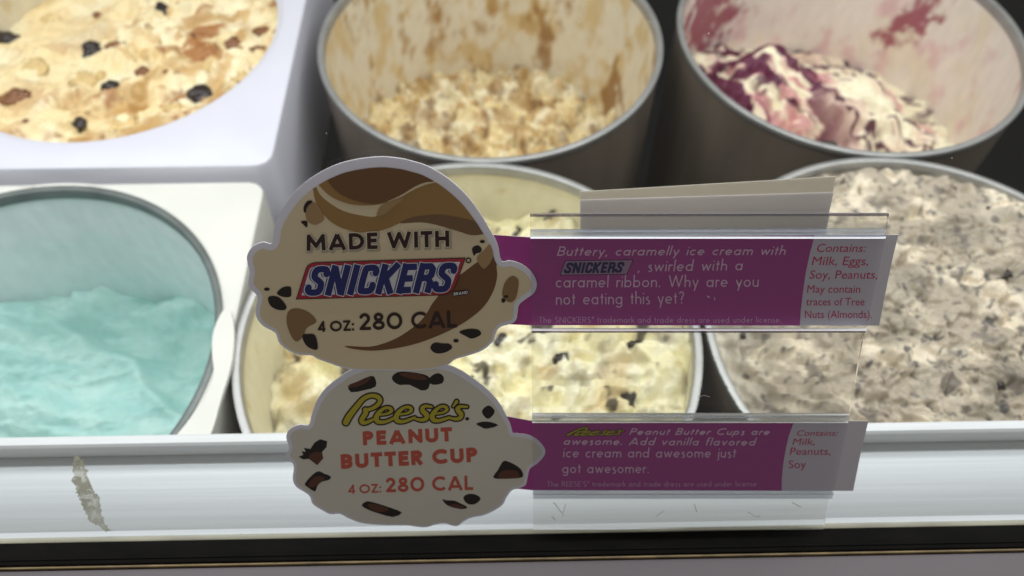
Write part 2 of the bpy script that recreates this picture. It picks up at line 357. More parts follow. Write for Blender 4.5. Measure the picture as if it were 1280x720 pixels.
# ---- drawn alphabet (geometric sans): each glyph = advance, strokes in cap-height units
def arc(cx, cy, rx, ry, a0, a1, n=18):
    t = np.radians(np.linspace(a0, a1, n)); return [(cx+rx*math.cos(a), cy+ry*math.sin(a)) for a in t]
def glyph(ch, h):
    t = 1-h; X = .60; xt = X-h; r = X/2-h; c = X/2
    G = {
     'A': (.92, [[(h*.9, 0), (.46, 1-h*.4)], [(.46, 1-h*.4), (.92-h*.9, 0)], [(.24, .27), (.68, .27)]]),
     'B': (.64, [[(h, 0), (h, 1)], [(h, t), (.30, t)]+arc(.30, .75-h*.5, .26-h*.4, .25-h*.5, 90, -90)+[(h, .5)], [(.30, .5)]+arc(.32, .25+h*.5, .32-h, .25-h*.5, 90, -90)+[(h, h)]]),
     'C': (.84, [arc(.5, .5, .5-h, .5-h, 48, 312, 26)]),
     'D': (.80, [[(h, 0), (h, 1)], [(h, t), (.30, t)]+arc(.30, .5, .5-h, .5-h, 90, -90)+[(h, h)]]),
     'E': (.54, [[(h, 0), (h, 1)], [(h, t), (.54, t)], [(h, .52), (.50, .52)], [(h, h), (.54, h)]]),
     'H': (.74, [[(h, 0), (h, 1)], [(.74-h, 0), (.74-h, 1)], [(h, .52), (.74-h, .52)]]),
     'I': (2*h, [[(h, 0), (h, 1)]]),
     'K': (.70, [[(h, 0), (h, 1)], [(.66, 1), (h*1.6, .48)], [(h*2, .52), (.70-h*.5, 0)]]),
     'L': (.52, [[(h, 0), (h, 1)], [(h, h), (.52, h)]]),
     'M': (1.0, [[(h, 0), (h*1.3, t), (.5, .28), (1-h*1.3, t), (1-h, 0)]]),
     'N': (.78, [[(h, 0), (h, t), (.78-h, h), (.78-h, 1)]]),
     'O': (1.0, [arc(.5, .5, .5-h, .5-h, 0, 360, 36)]),
     'P': (.60, [[(h, 0), (h, 1)], [(h, t), (.30, t)]+arc(.30, .70, .30-h, .30-h, 90, -90)+[(h, .40+h)]]),
     'R': (.64, [[(h, 0), (h, 1)], [(h, t), (.31, t)]+arc(.31, .71, .30-h, .29-h, 90, -90)+[(h, .42+h)], [(.30, .44), (.64-h*.8, 0)]]),
     'S': (.58, [arc(.29, .74, .25-h*.6, .26-h, 35, 265, 14)+arc(.29, .26, .29-h, .26-h*.2-h*.8, 85, -140, 14)]),
     'T': (.60, [[(.30, 0), (.30, t)], [(0, t), (.60, t)]]),
     'U': (.72, [[(h, 1), (h, .36)]+arc(.36, .36, .36-h, .36-h, 180, 360)+[(.72-h, 1)]]),
     'W': (1.25, [[(h*.9, 1), (.34, h), (.625, t), (.91, h), (1.25-h*.9, 1)]]),
     'Z': (.66, [[(.02, t), (.64-h, t), (h*1.1, h), (.66, h)]]),
     '0': (.86, [arc(.43, .5, .43-h, .5-h, 0, 360, 34)]),
     '2': (.64, [arc(.31, .68, .30-h, .32-h, 170, -30, 16)+[(h*1.2, h), (.64, h)]]),
     '4': (.66, [[(.50, 0), (.50, 1-h*.5), (h*1.1, .26), (.66, .26)]]),
     '8': (.66, [arc(.33, .75, .25-h*.8, .25-h*.9, 0, 360, 26), arc(.33, .27, .33-h, .27-h*.9, 0, 360, 30)]),
     'a': (.64, [arc(c, c, r, r, 0, 360, 24), [(.60-h, 0), (.60-h, X)]]),
     'b': (.62, [arc(c, c, r, r, 0, 360, 24), [(h, 0), (h, 1.05)]]),
     'c': (.52, [arc(c, c, r, r, 50, 310, 20)]),
     'd': (.64, [arc(c, c, r, r, 0, 360, 24), [(.60-h, 0), (.60-h, 1.05)]]),
     'e': (.61, [[(h, c), (.60-h, c)], arc(c, c, r, r, 0, 315, 24)]),
     'f': (.32, [arc(.27, .86, .14, .16, 70, 180, 8)+[(.13, 0)], [(0, .58), (.30, .58)]]),
     'g': (.64, [arc(c, c, r, r, 0, 360, 24), [(.60-h, X), (.60-h, 0)]+arc(c, -.02, r, r*.85, 0, -150, 12)]),
     'h': (.52, [[(h, 0), (h, 1.05)], arc(.26, .36, .26-h, .24-h, 180, 0, 12)+[(.52-h, 0)]]),
     'i': (2*h, [[(h, 0), (h, X)], [(h, .78), (h, .78+2*h)]]),
     'j': (.16, [[(.12, X)]+[(.12, -.15)]+arc(.02, -.15, .10, .12, 0, -80, 6), [(.12, .78), (.12, .78+2*h)]]),
     'k': (.48, [[(h, 0), (h, 1.05)], [(.44, X), (h, .28)], [(.18, .36), (.48-h*.4, 0)]]),
     'l': (2*h, [[(h, 0), (h, 1.05)]]),
     'm': (.86, [[(h, 0), (h, X)], arc(.245, .37, .245-h, .23-h, 180, 0, 12)+[(.49-h, 0)], arc(.615, .37, .245-h, .23-h, 180, 0, 12)+[(.86-h, 0)]]),
     'n': (.52, [[(h, 0), (h, X)], arc(.26, .36, .26-h, .24-h, 180, 0, 12)+[(.52-h, 0)]]),
     'o': (.62, [arc(c, c, r, r, 0, 360, 24)]),
     'p': (.62, [arc(c, c, r, r, 0, 360, 24), [(h, X), (h, -.32)]]),
     'r': (.30, [[(h, 0), (h, X)], arc(.26, .38, .26-h, .22-h, 180, 70, 8)]),
     's': (.38, [arc(.19, .45, .15-h*.5, .15-h, 40, 265, 10)+arc(.19, .15, .19-h, .15, 85, -140, 10)]),
     't': (.30, [[(.15, 0), (.15, .85)], [(0, .58), (.30, .58)]]),
     'u': (.52, [[(h, X), (h, .24)]+arc(.26, .24, .26-h, .24-h, 180, 360, 12)+[(.52-h, X)], [(.52-h, .24), (.52-h, 0)]]),
     'v': (.54, [[(h*.8, X), (.27, h), (.54-h*.8, X)]]),
     'w': (.80, [[(h*.8, X), (.22, h), (.40, X-h), (.58, h), (.80-h*.8, X)]]),
     'y': (.54, [[(h*.8, X), (.28, .04)], [(.54-h*.8, X), (.20, -.32)]]),
     ',': (.14, [[(.10, .10), (.04, -.14)]]), '.': (.14, [[(.07, 0), (.07, 2.4*h)]]),
     ':': (.16, [[(.08, 0), (.08, 2.2*h)], [(.08, .5), (.08, .5+2.2*h)]]),
     "'": (.12, [[(.06, 1), (.06, .76)]]),
     '?': (.50, [arc(.25, .76, .22-h, .24-h, 170, -50, 14)+[(.25, .42), (.25, .26)], [(.25, 0), (.25, 2.4*h)]]),
     '*': (.34, [arc(.17, .84, .13, .13, 0, 360, 14)]),
    }
    return G[ch]
def line(text, p0, p1, cap, w, shear=0, track=.10, space=.36, rnd=False):
    """text whose baseline runs from p0 to p1 (photograph coordinates); cap height in pixels, stroke weight relative to it"""
    h = w/2; x = 0; gl = []
    for ch in text:
        if ch == ' ': x += space; continue
        adv, st = glyph(ch, h); gl.append((x, st)); x += adv+track
    total = x-track
    p0 = np.array(p0, float); p1 = np.array(p1, float); ex = (p1-p0)/total
    un = np.array([ex[1], -ex[0]]); un = un/np.linalg.norm(un)*cap
    hw = h*(cap+np.linalg.norm(ex))/2
    S = []
    for gx, st in gl:
        for s in st:
            S.append((np.array([p0+ex*(gx+a+shear*b)+un*b for a, b in s]), hw, rnd))
    return S
def font_line(name, text, p0, p1, cap, shear, off, m, parent, bold=.02):
    """built-in typeface, laid along a baseline on the label"""
    cu = bpy.data.curves.new('lettering', 'FONT'); cu.body = text; cu.offset = 0; cu.resolution_u = 3
    o = bpy.data.objects.new('lettering', cu); C.objects.link(o)
    dg = bpy.context.evaluated_depsgraph_get(); me = bpy.data.meshes.new_from_object(o.evaluated_get(dg), depsgraph=dg)
    bpy.data.objects.remove(o); bpy.data.curves.remove(cu)
    co = np.zeros(len(me.vertices)*3); me.vertices.foreach_get('co', co); co = co.reshape(-1, 3)
    faces = [tuple(p.vertices) for p in me.polygons]; bpy.data.meshes.remove(me)
    xmin, xmax = co[:, 0].min(), co[:, 0].max()
    p0 = np.array(p0, float); p1 = np.array(p1, float); ex = (p1-p0)/(xmax-xmin)
    un = np.array([ex[1], -ex[0]]); un = un/np.linalg.norm(un)*cap/.70
    px = p0+np.outer(co[:, 0]-xmin, ex)+np.outer(co[:, 1], un)+np.outer(co[:, 1]/.70*cap*shear, ex/np.linalg.norm(ex))
    return px, faces
def font_block(name, lines, off, m, parent):
    V = []; F = []
    for L in lines:
        px, f = font_line(name, *L, off, m, parent); k = len(V); V.extend(map(tuple, px)); F += [tuple(i+k for i in q) for q in f]
    V = np.array(V); W = pane(V[:, 0], V[:, 1], off)
    F2 = []
    for q in F:
        nn = np.cross(W[q[1]]-W[q[0]], W[q[2]]-W[q[0]])@GN
        F2.append(q if nn > 0 else q[::-1])
    return mesh(name, W, F2, m, parent)

# ------------------------------------------------------------------ the setting and the cabinet
fl = box('floor', -1.2, 1.2, .02, 1.4, -.30, -.27, 'well'); fl['kind'] = 'structure'
cab = thing('display_cabinet', 'ice cream display cabinet front with white sill, grey rail and black glass seal', 'cabinet')
ZS = .0288
ysill = float(atz(640, 668, ZS)[1]); yback = float(atz(640, 575, ZS)[1])
def yz(v, z): return float(atz(640, v, z)[1])
railh = ZS+.0135; y_railtop_front = yback+.003
box('sill', -.9, .9, ysill+.0005, yback+.012, ZS-.012, ZS, 'ledge', cab, .0006)
yr = yz(562, ZS)                                           # foot of the rail, above the sill
# height at which the ray of y=549 meets the vertical face
d549 = rays(640, 549.); zr = CAMH+d549[2]/d549[1]*yr
yt = yz(535, zr)
bm = bmesh.new()
prof = [(yr, ZS+.0003), (yr, zr-.001), (yr+.001, zr), (yt-.001, zr), (yt, zr-.001), (yt, ZS-.03), (yt-.003, ZS-.03), (yt-.003, ZS+.0003)]
rv = [[bm.verts.new((x, a, b)) for a, b in prof] for x in (-.9, .9)]
for k in range(len(prof)):
    j = (k+1) % len(prof); bm.faces.new((rv[0][k], rv[0][j], rv[1][j], rv[1][k]))
bm.faces.new(rv[0]); bm.faces.new(rv[1][::-1]); bmesh.ops.recalc_face_normals(bm, faces=bm.faces[:])
bm_obj('rail', bm, 'rail', cab)
y661, y668, y695, y698 = yz(661.5, ZS+.001), yz(668, ZS+.001), yz(695.5, ZS+.0015), yz(700, ZS)
box('glass_channel', -.9, .9, y668, y661, ZS-.01, ZS+.0012, 'glass_foot', cab, .0003)
box('seal', -.9, .9, y695, y668-.0002, ZS-.01, ZS+.0016, 'rubber', cab, .0006)
box('seal_groove', -.9, .9, y695+.0018, y695+.0024, ZS-.002, ZS+.0021, 'rubber', cab)
box('trim', -.9, .9, y698, y695-.0002, ZS-.01, ZS+.0004, 'brass', cab, .0003)
box('front_panel', -.9, .9, .01, y698-.0002, -.27, ZS-.0005, 'cabinet', cab, .002)

# the pane
gp = thing('glass_pane', 'clear slanted glass pane standing in the black seal at the cabinet front', 'glass pane')
foot = pane(640, 664); L = .238
vv = []
for x in (-.8, .8):
    for s, o in ((0, -.0004), (L, -.0004), (L, -.0032), (0, -.0032)):
        p = foot+GUP*s+GN*o; vv.append((x, p[1], p[2]))
mesh('pane', vv, [(0, 1, 2, 3), (7, 6, 5, 4), (0, 4, 5, 1), (1, 5, 6, 2), (2, 6, 7, 3), (3, 7, 4, 0)], 'pane', gp)

# ------------------------------------------------------------------ tubs
def lathe(name, prof, m, parent, n=128, smooth=40):
    V = []; F = []; k = len(prof)
    for i in range(n):
        a = 2*math.pi*i/n
        for r, z in prof: V.append((r*math.cos(a), r*math.sin(a), z))
    for i in range(n):
        for q in range(k-1):
            a, b = i*k+q, ((i+1) % n)*k+q; F.append((a, b, b+1, a+1))
    return mesh(name, V, F, m, parent, smooth)
def setcol(o, col):
    me = o.data; at = me.color_attributes.new('Col', 'FLOAT_COLOR', 'POINT')
    c = np.ones((len(me.vertices), 4)); c[:, :3] = np.clip(col, 0, 1); at.data.foreach_set('color', c.ravel())
def tub(cx, cy, R, label, linercol, rim='rim_metal', name='ice_cream_tub', zr=0):
    t = thing(name, label, 'tub', 'ice cream tubs in the cabinet'); t.location = (cx, cy, zr)
    lathe('tub_wall', [(R-.004, -.262), (R-.003, -.266), (R-.0015, -.264), (R-.0006, -.12), (R, -.004)], 'tub_out', t)
    lathe('rim', [(R-.0034, -.006), (R-.0036, -.001), (R-.0028, .0006), (R-.001, .0012), (R+.0008, .0006), (R+.0012, -.0012), (R+.0008, -.0032), (R+.0001, -.0042)], rim, t)
    nt_, nz = 360, 90; Ri = R-.0032; V = []; F = []
    th = np.linspace(-np.pi, np.pi, nt_, endpoint=False); zz = np.linspace(-.002, -.255, nz)
    T, Z = np.meshgrid(th, zz, indexing='ij')
    V = np.stack([Ri*np.cos(T), Ri*np.sin(T), Z], -1).reshape(-1, 3)
    for i in range(nt_):
        for q in range(nz-1):
            a, b = i*nz+q, ((i+1) % nt_)*nz+q; F.append((a, a+1, b+1, b))
    k = len(V); V = np.vstack([V, [[0, 0, -.255]]])
    for i in range(nt_): F.append((i*nz+nz-1, k, ((i+1) % nt_)*nz+nz-1))
    o = mesh('lining', V, F, 'liner', t, 50)
    col = linercol(T, Z, Ri); setcol(o, np.vstack([col.reshape(-1, 3), [[.5, .4, .3]]]))
    return t
def ring_noise(T, Z, R, sx, sz, seed, oct=5):
    # wraps where the seam does not show (towards the shopper)
    Tw = np.where(T < -np.pi/2, T+2*np.pi, T)
    return fbm(Tw*R*sx, Z*sz, seed, oct, .55)

def liner_plain(T, Z, R):
    return mixc(np.zeros(T.shape+(3,))+np.array((.74, .68, .52)), (.55, .42, .22), sstep(.25, .5, ring_noise(T, Z, R, 60, 45, 3))*.6)
def liner_caramel(T, Z, R):
    c = np.zeros(T.shape+(3,))+np.array((.80, .74, .60))
    n1 = ring_noise(T, Z, R, 38, 22, 11); n2 = ring_noise(T, Z, R, 130, 60, 12); n3 = ring_noise(T, Z, R, 26, 13, 13)
    c = mixc(c, (.66, .47, .18), sstep(-.10, .34, n1+.45*n2)*.72)
    m = sstep(.04, .30, n3+.45*n2+.10*np.cos((T-1.9)*2.0)-.04)
    m2 = np.exp(-((T-1.95)/.06)**2)*sstep(-.12, -.02, Z)*.7*sstep(-.4, .3, n2+.2)
    c = mixc(c, (.43, .24, .06), np.clip(m*.7+m2*.6, 0, 1))
    return mixc(c, (.27, .12, .03), sstep(.25, .5, n3+.5*n2)*.7)
def liner_berry(T, Z, R):
    c = np.zeros(T.shape+(3,))+np.array((.85, .78, .71))
    n1 = ring_noise(T, Z, R, 30, 20, 21); n2 = ring_noise(T, Z, R, 95, 75, 22); n3 = ring_noise(T, Z, R, 40, 36, 23)
    c = mixc(c, (.78, .70, .50), sstep(-.1, .4, n1)*.6)
    c = mixc(c, (.70, .36, .40), sstep(.0, .45, ring_noise(T, Z, R, 34, 26, 25)+.3*n2)*.55)
    right = np.exp(-((T-.72)/.24)**2-((Z+.050+.10*(T-.72))/.026)**2)
    left = np.exp(-((T-2.35)/.50)**2-((Z+.05)/.055)**2)
    top = np.exp(-((T-1.55)/.6)**2-((Z+.012)/.014)**2)
    m = sstep(.34, .66, (right*.95+left*1.05+top*.95)*(.62+1.1*n2+1.0*n3+.22))
    return mixc(c, (.30, .02, .07), m*.88)
def liner_mint(T, Z, R):
    c = np.zeros(T.shape+(3,))+np.array((.84, .87, .88))
    n1 = ring_noise(T, Z, R, 22, 26, 31); n2 = ring_noise(T, Z, R, 90, 100, 32)
    c = mixc(c, (.74, .83, .82), sstep(-.2, .4, n1)*.7)
    c = mixc(c, (.74, .78, .76), sstep(.05, .5, n2+.4*n1)*.4)
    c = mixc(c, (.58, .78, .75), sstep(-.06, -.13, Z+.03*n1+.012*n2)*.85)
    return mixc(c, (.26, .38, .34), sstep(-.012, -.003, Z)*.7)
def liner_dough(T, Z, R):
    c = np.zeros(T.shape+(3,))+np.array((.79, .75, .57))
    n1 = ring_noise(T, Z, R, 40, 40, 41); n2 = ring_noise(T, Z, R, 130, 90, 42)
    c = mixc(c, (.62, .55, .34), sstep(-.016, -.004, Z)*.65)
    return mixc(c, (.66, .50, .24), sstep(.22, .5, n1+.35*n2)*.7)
def liner_cookie(T, Z, R):
    c = np.zeros(T.shape+(3,))+np.array((.62, .57, .48))
    return mixc(c, (.2, .18, .16), sstep(.15, .45, ring_noise(T, Z, R, 60, 60, 51))*.7)

TB = {'caramel_choc': (-.2625, .457, .1115, .004), 'toffee': (-.0065, .4495, .1175, 0), 'berry': (.2426, .450, .1180, 0),
      'mint': (-.259, .2035, .1125, 0), 'dough': (-.0186, .2115, .119, 0), 'cookie': (.2241, .2112, .119, 0)}
tub(*TB['toffee'][:3], 'nearly empty grey tub with brown smears up its cream wall, rear middle', liner_caramel)
tub(*TB['berry'][:3], 'grey tub with dark red berry smears on its inner wall, rear right', liner_berry)
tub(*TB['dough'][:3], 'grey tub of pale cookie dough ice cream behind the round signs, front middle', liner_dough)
tub(*TB['cookie'][:3], 'grey tub brim-full of speckled grey ice cream, front right', liner_cookie)
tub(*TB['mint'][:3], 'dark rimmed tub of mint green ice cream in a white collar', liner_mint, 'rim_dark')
tub(*TB['caramel_choc'][:3], 'full tub of cream ice cream with chocolate balls in a raised white collar', liner_plain, 'white_plastic', zr=.004)

def collar(label, x0, x1, y0, y1, zt, depth, cx, cy, r, cr=.010, m='white_plastic'):
    t = thing('square_collar', label, 'tub collar', 'white square tub collars')
    n = 240; V = []; F = []
    # angles, with extra ones at the corners
    angs = sorted(set([2*math.pi*i/n for i in range(n)]))
    hx, hy, mx, my = (x1-x0)/2, (y1-y0)/2, (x0+x1)/2, (y0+y1)/2
    def sq(a, ins):
        # rounded square boundary reached along angle a from the hole's centre
        dx, dy = math.cos(a), math.sin(a); lo, hi = 0, 1
        def sd(s):
            px, py = abs(cx+dx*s-mx)-(hx-ins-cr), abs(cy+dy*s-my)-(hy-ins-cr)
            return math.hypot(max(px, 0), max(py, 0))+min(max(px, py), 0)-cr
        while sd(hi) < 0: hi *= 2
        for _ in range(40):
            m_ = (lo+hi)/2
            if sd(m_) < 0: lo = m_
            else: hi = m_
        return (cx+dx*lo, cy+dy*lo)
    rows = 8
    for a in angs:
        c, s = math.cos(a), math.sin(a)
        ring = [(cx+r*c, cy+r*s, zt-.02), (cx+r*c, cy+r*s, zt-.0025), (cx+(r+.0018)*c, cy+(r+.0018)*s, zt-.0004), (cx+(r+.0034)*c, cy+(r+.0034)*s, zt)]
        p = sq(a, .003); ring.append((*p, zt)); p = sq(a, .0007); ring.append((*p, zt-.0011)); p = sq(a, 0); ring.append((*p, zt-.0035)); p = sq(a, -.0015 if depth < .05 else .004); ring.append((*p, zt-depth))
        V += ring
    m_ = len(angs)
    for i in range(m_):
        for q in range(rows-1):
            a, b = i*rows+q, ((i+1) % m_)*rows+q; F.append((a, b, b+1, a+1))
    mesh('collar_body', V, F, m, t, 40)
    return t
collar('white square collar round the tub with chocolate balls, raised above the other collar', -.392, -.1365, .3245, .585, .0075, .11, -.2625, .457, .1100)
fc = collar('white square collar round the mint tub, with a curved grip', -.392, -.1400, .07, .3190, .0005, .13, -.259, .2035, .1118, m='collar_warm')
tp = smooth_poly([(284, 384), (273, 398), (266, 418), (265, 440), (267, 462), (264, 480), (252, 503), (232, 530), (215, 556), (236, 575), (262, 545), (276, 500), (290, 450), (292, 405)], 4)
q = atz(tp[:, 0], tp[:, 1], .0036); n = len(q)
tr = tessellate_polygon([[Vector((a, b, 0)) for a, b, _ in q]])
mesh('grip', np.vstack([q, q-[0, 0, .0028]]), [tuple(t) for t in tr]+[tuple(n+i for i in t[::-1]) for t in tr]+[(i, (i+1) % n, n+(i+1) % n, n+i) for i in range(n)], 'collar_warm', fc)

# ------------------------------------------------------------------ ice creams
def ice(key, label, hf, cf, m='ice', nr=200, nt_=560, inset=.0034):
    cx, cy, R, dz = TB[key]; Ri = R-inset
    t = thing('ice_cream', label, 'ice cream'); t.location = (cx, cy, dz)
    r = np.linspace(.0008, Ri, nr); a = np.linspace(0, 2*np.pi, nt_, endpoint=False)
    A, RR = np.meshgrid(a, r, indexing='ij'); X = RR*np.cos(A); Y = RR*np.sin(A)
    Z = hf(X, Y); col = cf(X, Y, Z)
    V = np.stack([X, Y, Z], -1).reshape(-1, 3)
    me = bpy.data.meshes.new('ice_cream_body')
    i = np.arange(nt_)[:, None]; k = np.arange(nr-1)[None]
    a0 = i*nr+k; b0 = ((i+1) % nt_)*nr+k
    F = np.stack([a0, a0+1, b0+1, b0], -1).reshape(-1, 4)
    me.vertices.add(len(V)); me.vertices.foreach_set('co', V.astype(np.float32).ravel())
    me.loops.add(F.size); me.loops.foreach_set('vertex_index', F.ravel().astype(np.int32))
    me.polygons.add(len(F)); me.polygons.foreach_set('loop_start', np.arange(0, F.size, 4, dtype=np.int32))
    me.update(calc_edges=True); me.validate(); me.polygons.foreach_set('use_smooth', [True]*len(F))
    o = link('ice_cream_body', me, m, t); setcol(o, col.reshape(-1, 3))
    return t, hf
rng = random.Random(5)
def lump(name, px, py, pz, s, m, parent, seed, flat=.8, sx=1, rot=0, rough=.28, angular=False):
    bm = bmesh.new(); bmesh.ops.create_icosphere(bm, subdivisions=2 if angular else 3, radius=1)
    rr = random.Random(seed); o = Vector((rr.uniform(-9, 9), rr.uniform(-9, 9), rr.uniform(-9, 9)))
    from mathutils import noise as mn
    for v in bm.verts:
        k = 1+rough*mn.noise(v.co*1.3+o)+rough*.5*mn.noise(v.co*3.1+o)
        p = v.co*k
        if angular: p = Vector([max(-.72, min(.72, c)) for c in p])
        p = Vector((p.x*sx, p.y, p.z*flat)); c, s_ = math.cos(rot), math.sin(rot)
        v.co = Vector((p.x*c-p.y*s_, p.x*s_+p.y*c, p.z))*s
    ob = bm_obj(name, bm, m, parent, 0 if angular else 180); ob.location = (px, py, pz); return ob
def place(t, hf, key, u, v, zguess, s, name, m, seed, sink=.25, **kw):
    cx, cy, R, dz = TB[key]; p = atz(float(u), float(v), zguess)
    for _ in range(8):
        z = float(hf(np.array([[p[0]-cx]]), np.array([[p[1]-cy]]))[0, 0])+dz; p = atz(float(u), float(v), .5*z+.5*p[2])
    lump(name, p[0]-cx, p[1]-cy, p[2]-dz-s*sink, s, m, t, seed, **kw)

# rear left: cream with caramel, cookie and chocolate balls
def h_cc(X, Y):
    a = X*.8+Y*.6; b = -X*.6+Y*.8
    wx = .012*fbm(X*28, Y*28, 61, 3); wy = .012*fbm(X*28+5, Y*28, 62, 3)
    z = -.014+.010*fbm((a+wx)*16, (b+wy)*34, 63, 4)+.0045*ridged((a+wx)*26, (b+wy)*60, 64, 3)*sstep(-.08, .02, X-.3*Y)+.0022*fbm(X*120, Y*120, 65, 4)
    d = np.hypot(X+.075, Y-.065)
    z = z-.012*sstep(.066, .058, d)                     # a scoop hollow with a lip
    z = z+.004*np.exp(-((d-.070)/.006)**2)
    z = z+.0045*lumps(X*60+wx*50, Y*60, 66, 0)*sstep(-.03, .03, X-.5*Y+.02)
    return z
def c_cc(X, Y, Z):
    a = X*.8+Y*.6; b = -X*.6+Y*.8
    wx = .016*fbm(X*26, Y*26, 61, 3); wy = .016*fbm(X*26+5, Y*26, 62, 3)
    c = np.zeros(X.shape+(3,))+np.array((.85, .69, .39))
    c = mixc(c, (.88, .79, .54), sstep(-.2, .35, fbm(X*22+2, Y*22, 67, 4)))
    side = sstep(-.05, .06, X-.25*Y+.01)*.7+.3
    c = mixc(c, (.50, .29, .09), sstep(-.02, .36, fbm((a+wx)*22, (b+wy)*50, 68, 5))*.9*side)
    f1, f2, idv = worley(X*70+wx*60, Y*70+wy*60, 66)
    c = mixc(c, (.66, .43, .17), (sstep(.5, .2, f1)*(idv > .55))*.7*side)
    m = sstep(.80, .95, 1-np.abs(fbm((a+wx)*14, (b+wy)*32, 69, 4))*1.7)*side
    c = mixc(c, (.36, .13, .025), m*sstep(-.1, .25, fbm(X*30, Y*30, 70, 3))*.9)
    return mixc(c, (.26, .10, .03), sstep(.40, .52, fbm(X*95, Y*95, 71, 4)*1.1)*.8*side)
t, hf = ice('caramel_choc', 'cream coloured ice cream with dark chocolate balls, toffee and cookie pieces, rear left', h_cc, c_cc, 'ice_smooth')
for i, (u, v, px) in enumerate([(10, 50, 12), (116, 62, 11), (203, 12, 8), (138, 109, 8.5), (248, 118, 10), (99, 153, 6)]):
    place(t, hf, 'caramel_choc', u, v, -.005, px*.00074, 'chocolate_ball', 'choc', 100+i, rough=.42, flat=.85, sx=1+.2*(i % 3), rot=i)
for i, (u, v, px, sx, ro) in enumerate([(143, 57, 9, 1.3, .4), (180, 88, 10, 1.2, .2), (289, 52, 10, 1.1, 1.2), (121, 18, 6, 1, 0), (15, 119, 12, 1.4, .5), (34, 151, 6, 1, 0), (326, 37, 8, 1.2, .7), (325, 60, 6, 2, 0), (205, 90, 4, 2.6, .25), (240, 44, 5, 2.8, .1)]):
    place(t, hf, 'caramel_choc', u, v, -.005, px*.00058, 'toffee_piece', 'toffee', 130+i, flat=.6, sink=.3, sx=sx, rot=ro, rough=.5)
for i, (u, v, px, sx) in enumerate([(107, 97, 17, 1.2), (151, 155, 14, 1), (42, 84, 15, 1.1), (255, 150, 9, 1.4), (215, 135, 8, 1.2), (265, 80, 11, 1.3), (300, 95, 9, 1.2), (60, 20, 9, 1.5)]):
    place(t, hf, 'caramel_choc', u, v, -.005, px*.00056, 'cookie_piece', 'cookie', 160+i, flat=.32, sink=.12, sx=sx, rot=i*.9, rough=.75)

# rear middle: crumbly remains at the bottom
def h_tf(X, Y):
    z = -.130+.010*np.exp(-((X+.09)/.04)**2)+.012*np.exp(-((X-.01)/.06)**2-((Y+.01)/.06)**2)+.010*fbm(X*22, Y*22, 80, 3)
    for sc, am, sd in ((30, .0100, 88), (52, .0095, 81), (95, .0055, 82), (170, .0022, 83)):
        z = z+am*lumps(X*sc+.4*fbm(X*60, Y*60, 89, 2), Y*sc, sd)
    return z+.0015*fbm(X*220, Y*220, 84, 3)
def c_tf(X, Y, Z):
    c = np.zeros(X.shape+(3,))+np.array((.86, .73, .43))
    f1, f2, idv = worley(X*52+.4*fbm(X*60, Y*60, 89, 2), Y*52, 81); g1, g2, gid = worley(X*95+.4*fbm(X*60, Y*60, 89, 2), Y*95, 82)
    c = mixc(c, (.90, .83, .62), sstep(.3, .75, idv)*.9)
    c = mixc(c, (.58, .38, .14), (gid > .72)*sstep(.6, .25, g1)*.75)
    c = mixc(c, (.40, .23, .07), sstep(.0, .32, fbm(X*38, Y*38, 85, 5))*.65)
    c = mixc(c, (.22, .10, .03), sstep(.14, .36, fbm(X*64+3, Y*70, 86, 4))*.7)
    return mixc(c, (.36, .30, .22), sstep(.26, .45, fbm(X*60+9, Y*80, 87, 4))*.7)
t, hf = ice('toffee', 'crumbly cream and caramel ice cream left at the bottom of its tub', h_tf, c_tf)

# rear right: berry ripple mound
def h_by(X, Y):
    th = -.55; a = X*math.cos(th)+Y*math.sin(th); b = -X*math.sin(th)+Y*math.cos(th)
    w = .010*fbm(X*30, Y*30, 90, 3)
    z = -.108+.052*np.exp(-((b-.012+w)/.032)**2)*sstep(-.085, -.04, a)*(1-.45*sstep(.0, .10, a))
    z = z+.012*np.exp(-((X-.045)/.03)**2-((Y-.03)/.03)**2)+.010*np.exp(-((X+.07)/.05)**2)
    z = z+.013*fbm((a+w)*18, (b+w)*40, 91, 4)+.006*ridged((a+w)*24, (b+w)*60, 92, 3)
    z = z+.030*np.exp(-((X+.075)/.045)**2-((Y-.02)/.07)**2)
    lu = lumps(X*52+w*40, Y*52, 93, .1)
    return z+.009*lu*sstep(.03, -.03, b)+.0035*lu+.0010*fbm(X*200, Y*200, 94, 3)
def c_by(X, Y, Z):
    th = -.55; a = X*math.cos(th)+Y*math.sin(th); b = -X*math.sin(th)+Y*math.cos(th)
    wx = .020*fbm(X*24, Y*24, 95, 3); wy = .016*fbm(X*24+9, Y*24, 96, 3)
    c = np.zeros(X.shape+(3,))+np.array((.93, .86, .64))
    c = mixc(c, (.86, .62, .50), sstep(.05, .45, fbm(X*24, Y*24, 97, 3))*.5)
    n = fbm((a+wx)*14, (b+wy)*42, 98, 4)
    c = mixc(c, (.62, .22, .26), sstep(.70, .95, 1-np.abs(n-.05)*2.4)*.75*sstep(.05, -.25, fbm(X*16+4, Y*16, 103, 2)-.1*(X < 0)))
    m = sstep(.66, .88, 1-np.abs(fbm((a+wx)*10+9.5, (b+wy)*30, 99, 4)-.05)*2.0)*sstep(.09, -.07, X*1.1+.04*fbm(X*40, Y*40, 104, 2)-.01)
    c = mixc(c, (.42, .06, .14), np.clip(m*1.0, 0, 1)*.8); c = mixc(c, (.11, .008, .045), sstep(.35, .9, m)*.95)
    m = sstep(.80, .95, 1-np.abs(fbm((a+wx)*16+3, (b+wy)*42, 100, 4))*2.2)
    c = mixc(c, (.085, .01, .04), m*.95*sstep(-.22, .10, fbm(X*28, Y*28, 101, 2)))
    return mixc(c, (.10, .015, .05), sstep(.30, .42, fbm(X*60, Y*60, 102, 3))*.85)
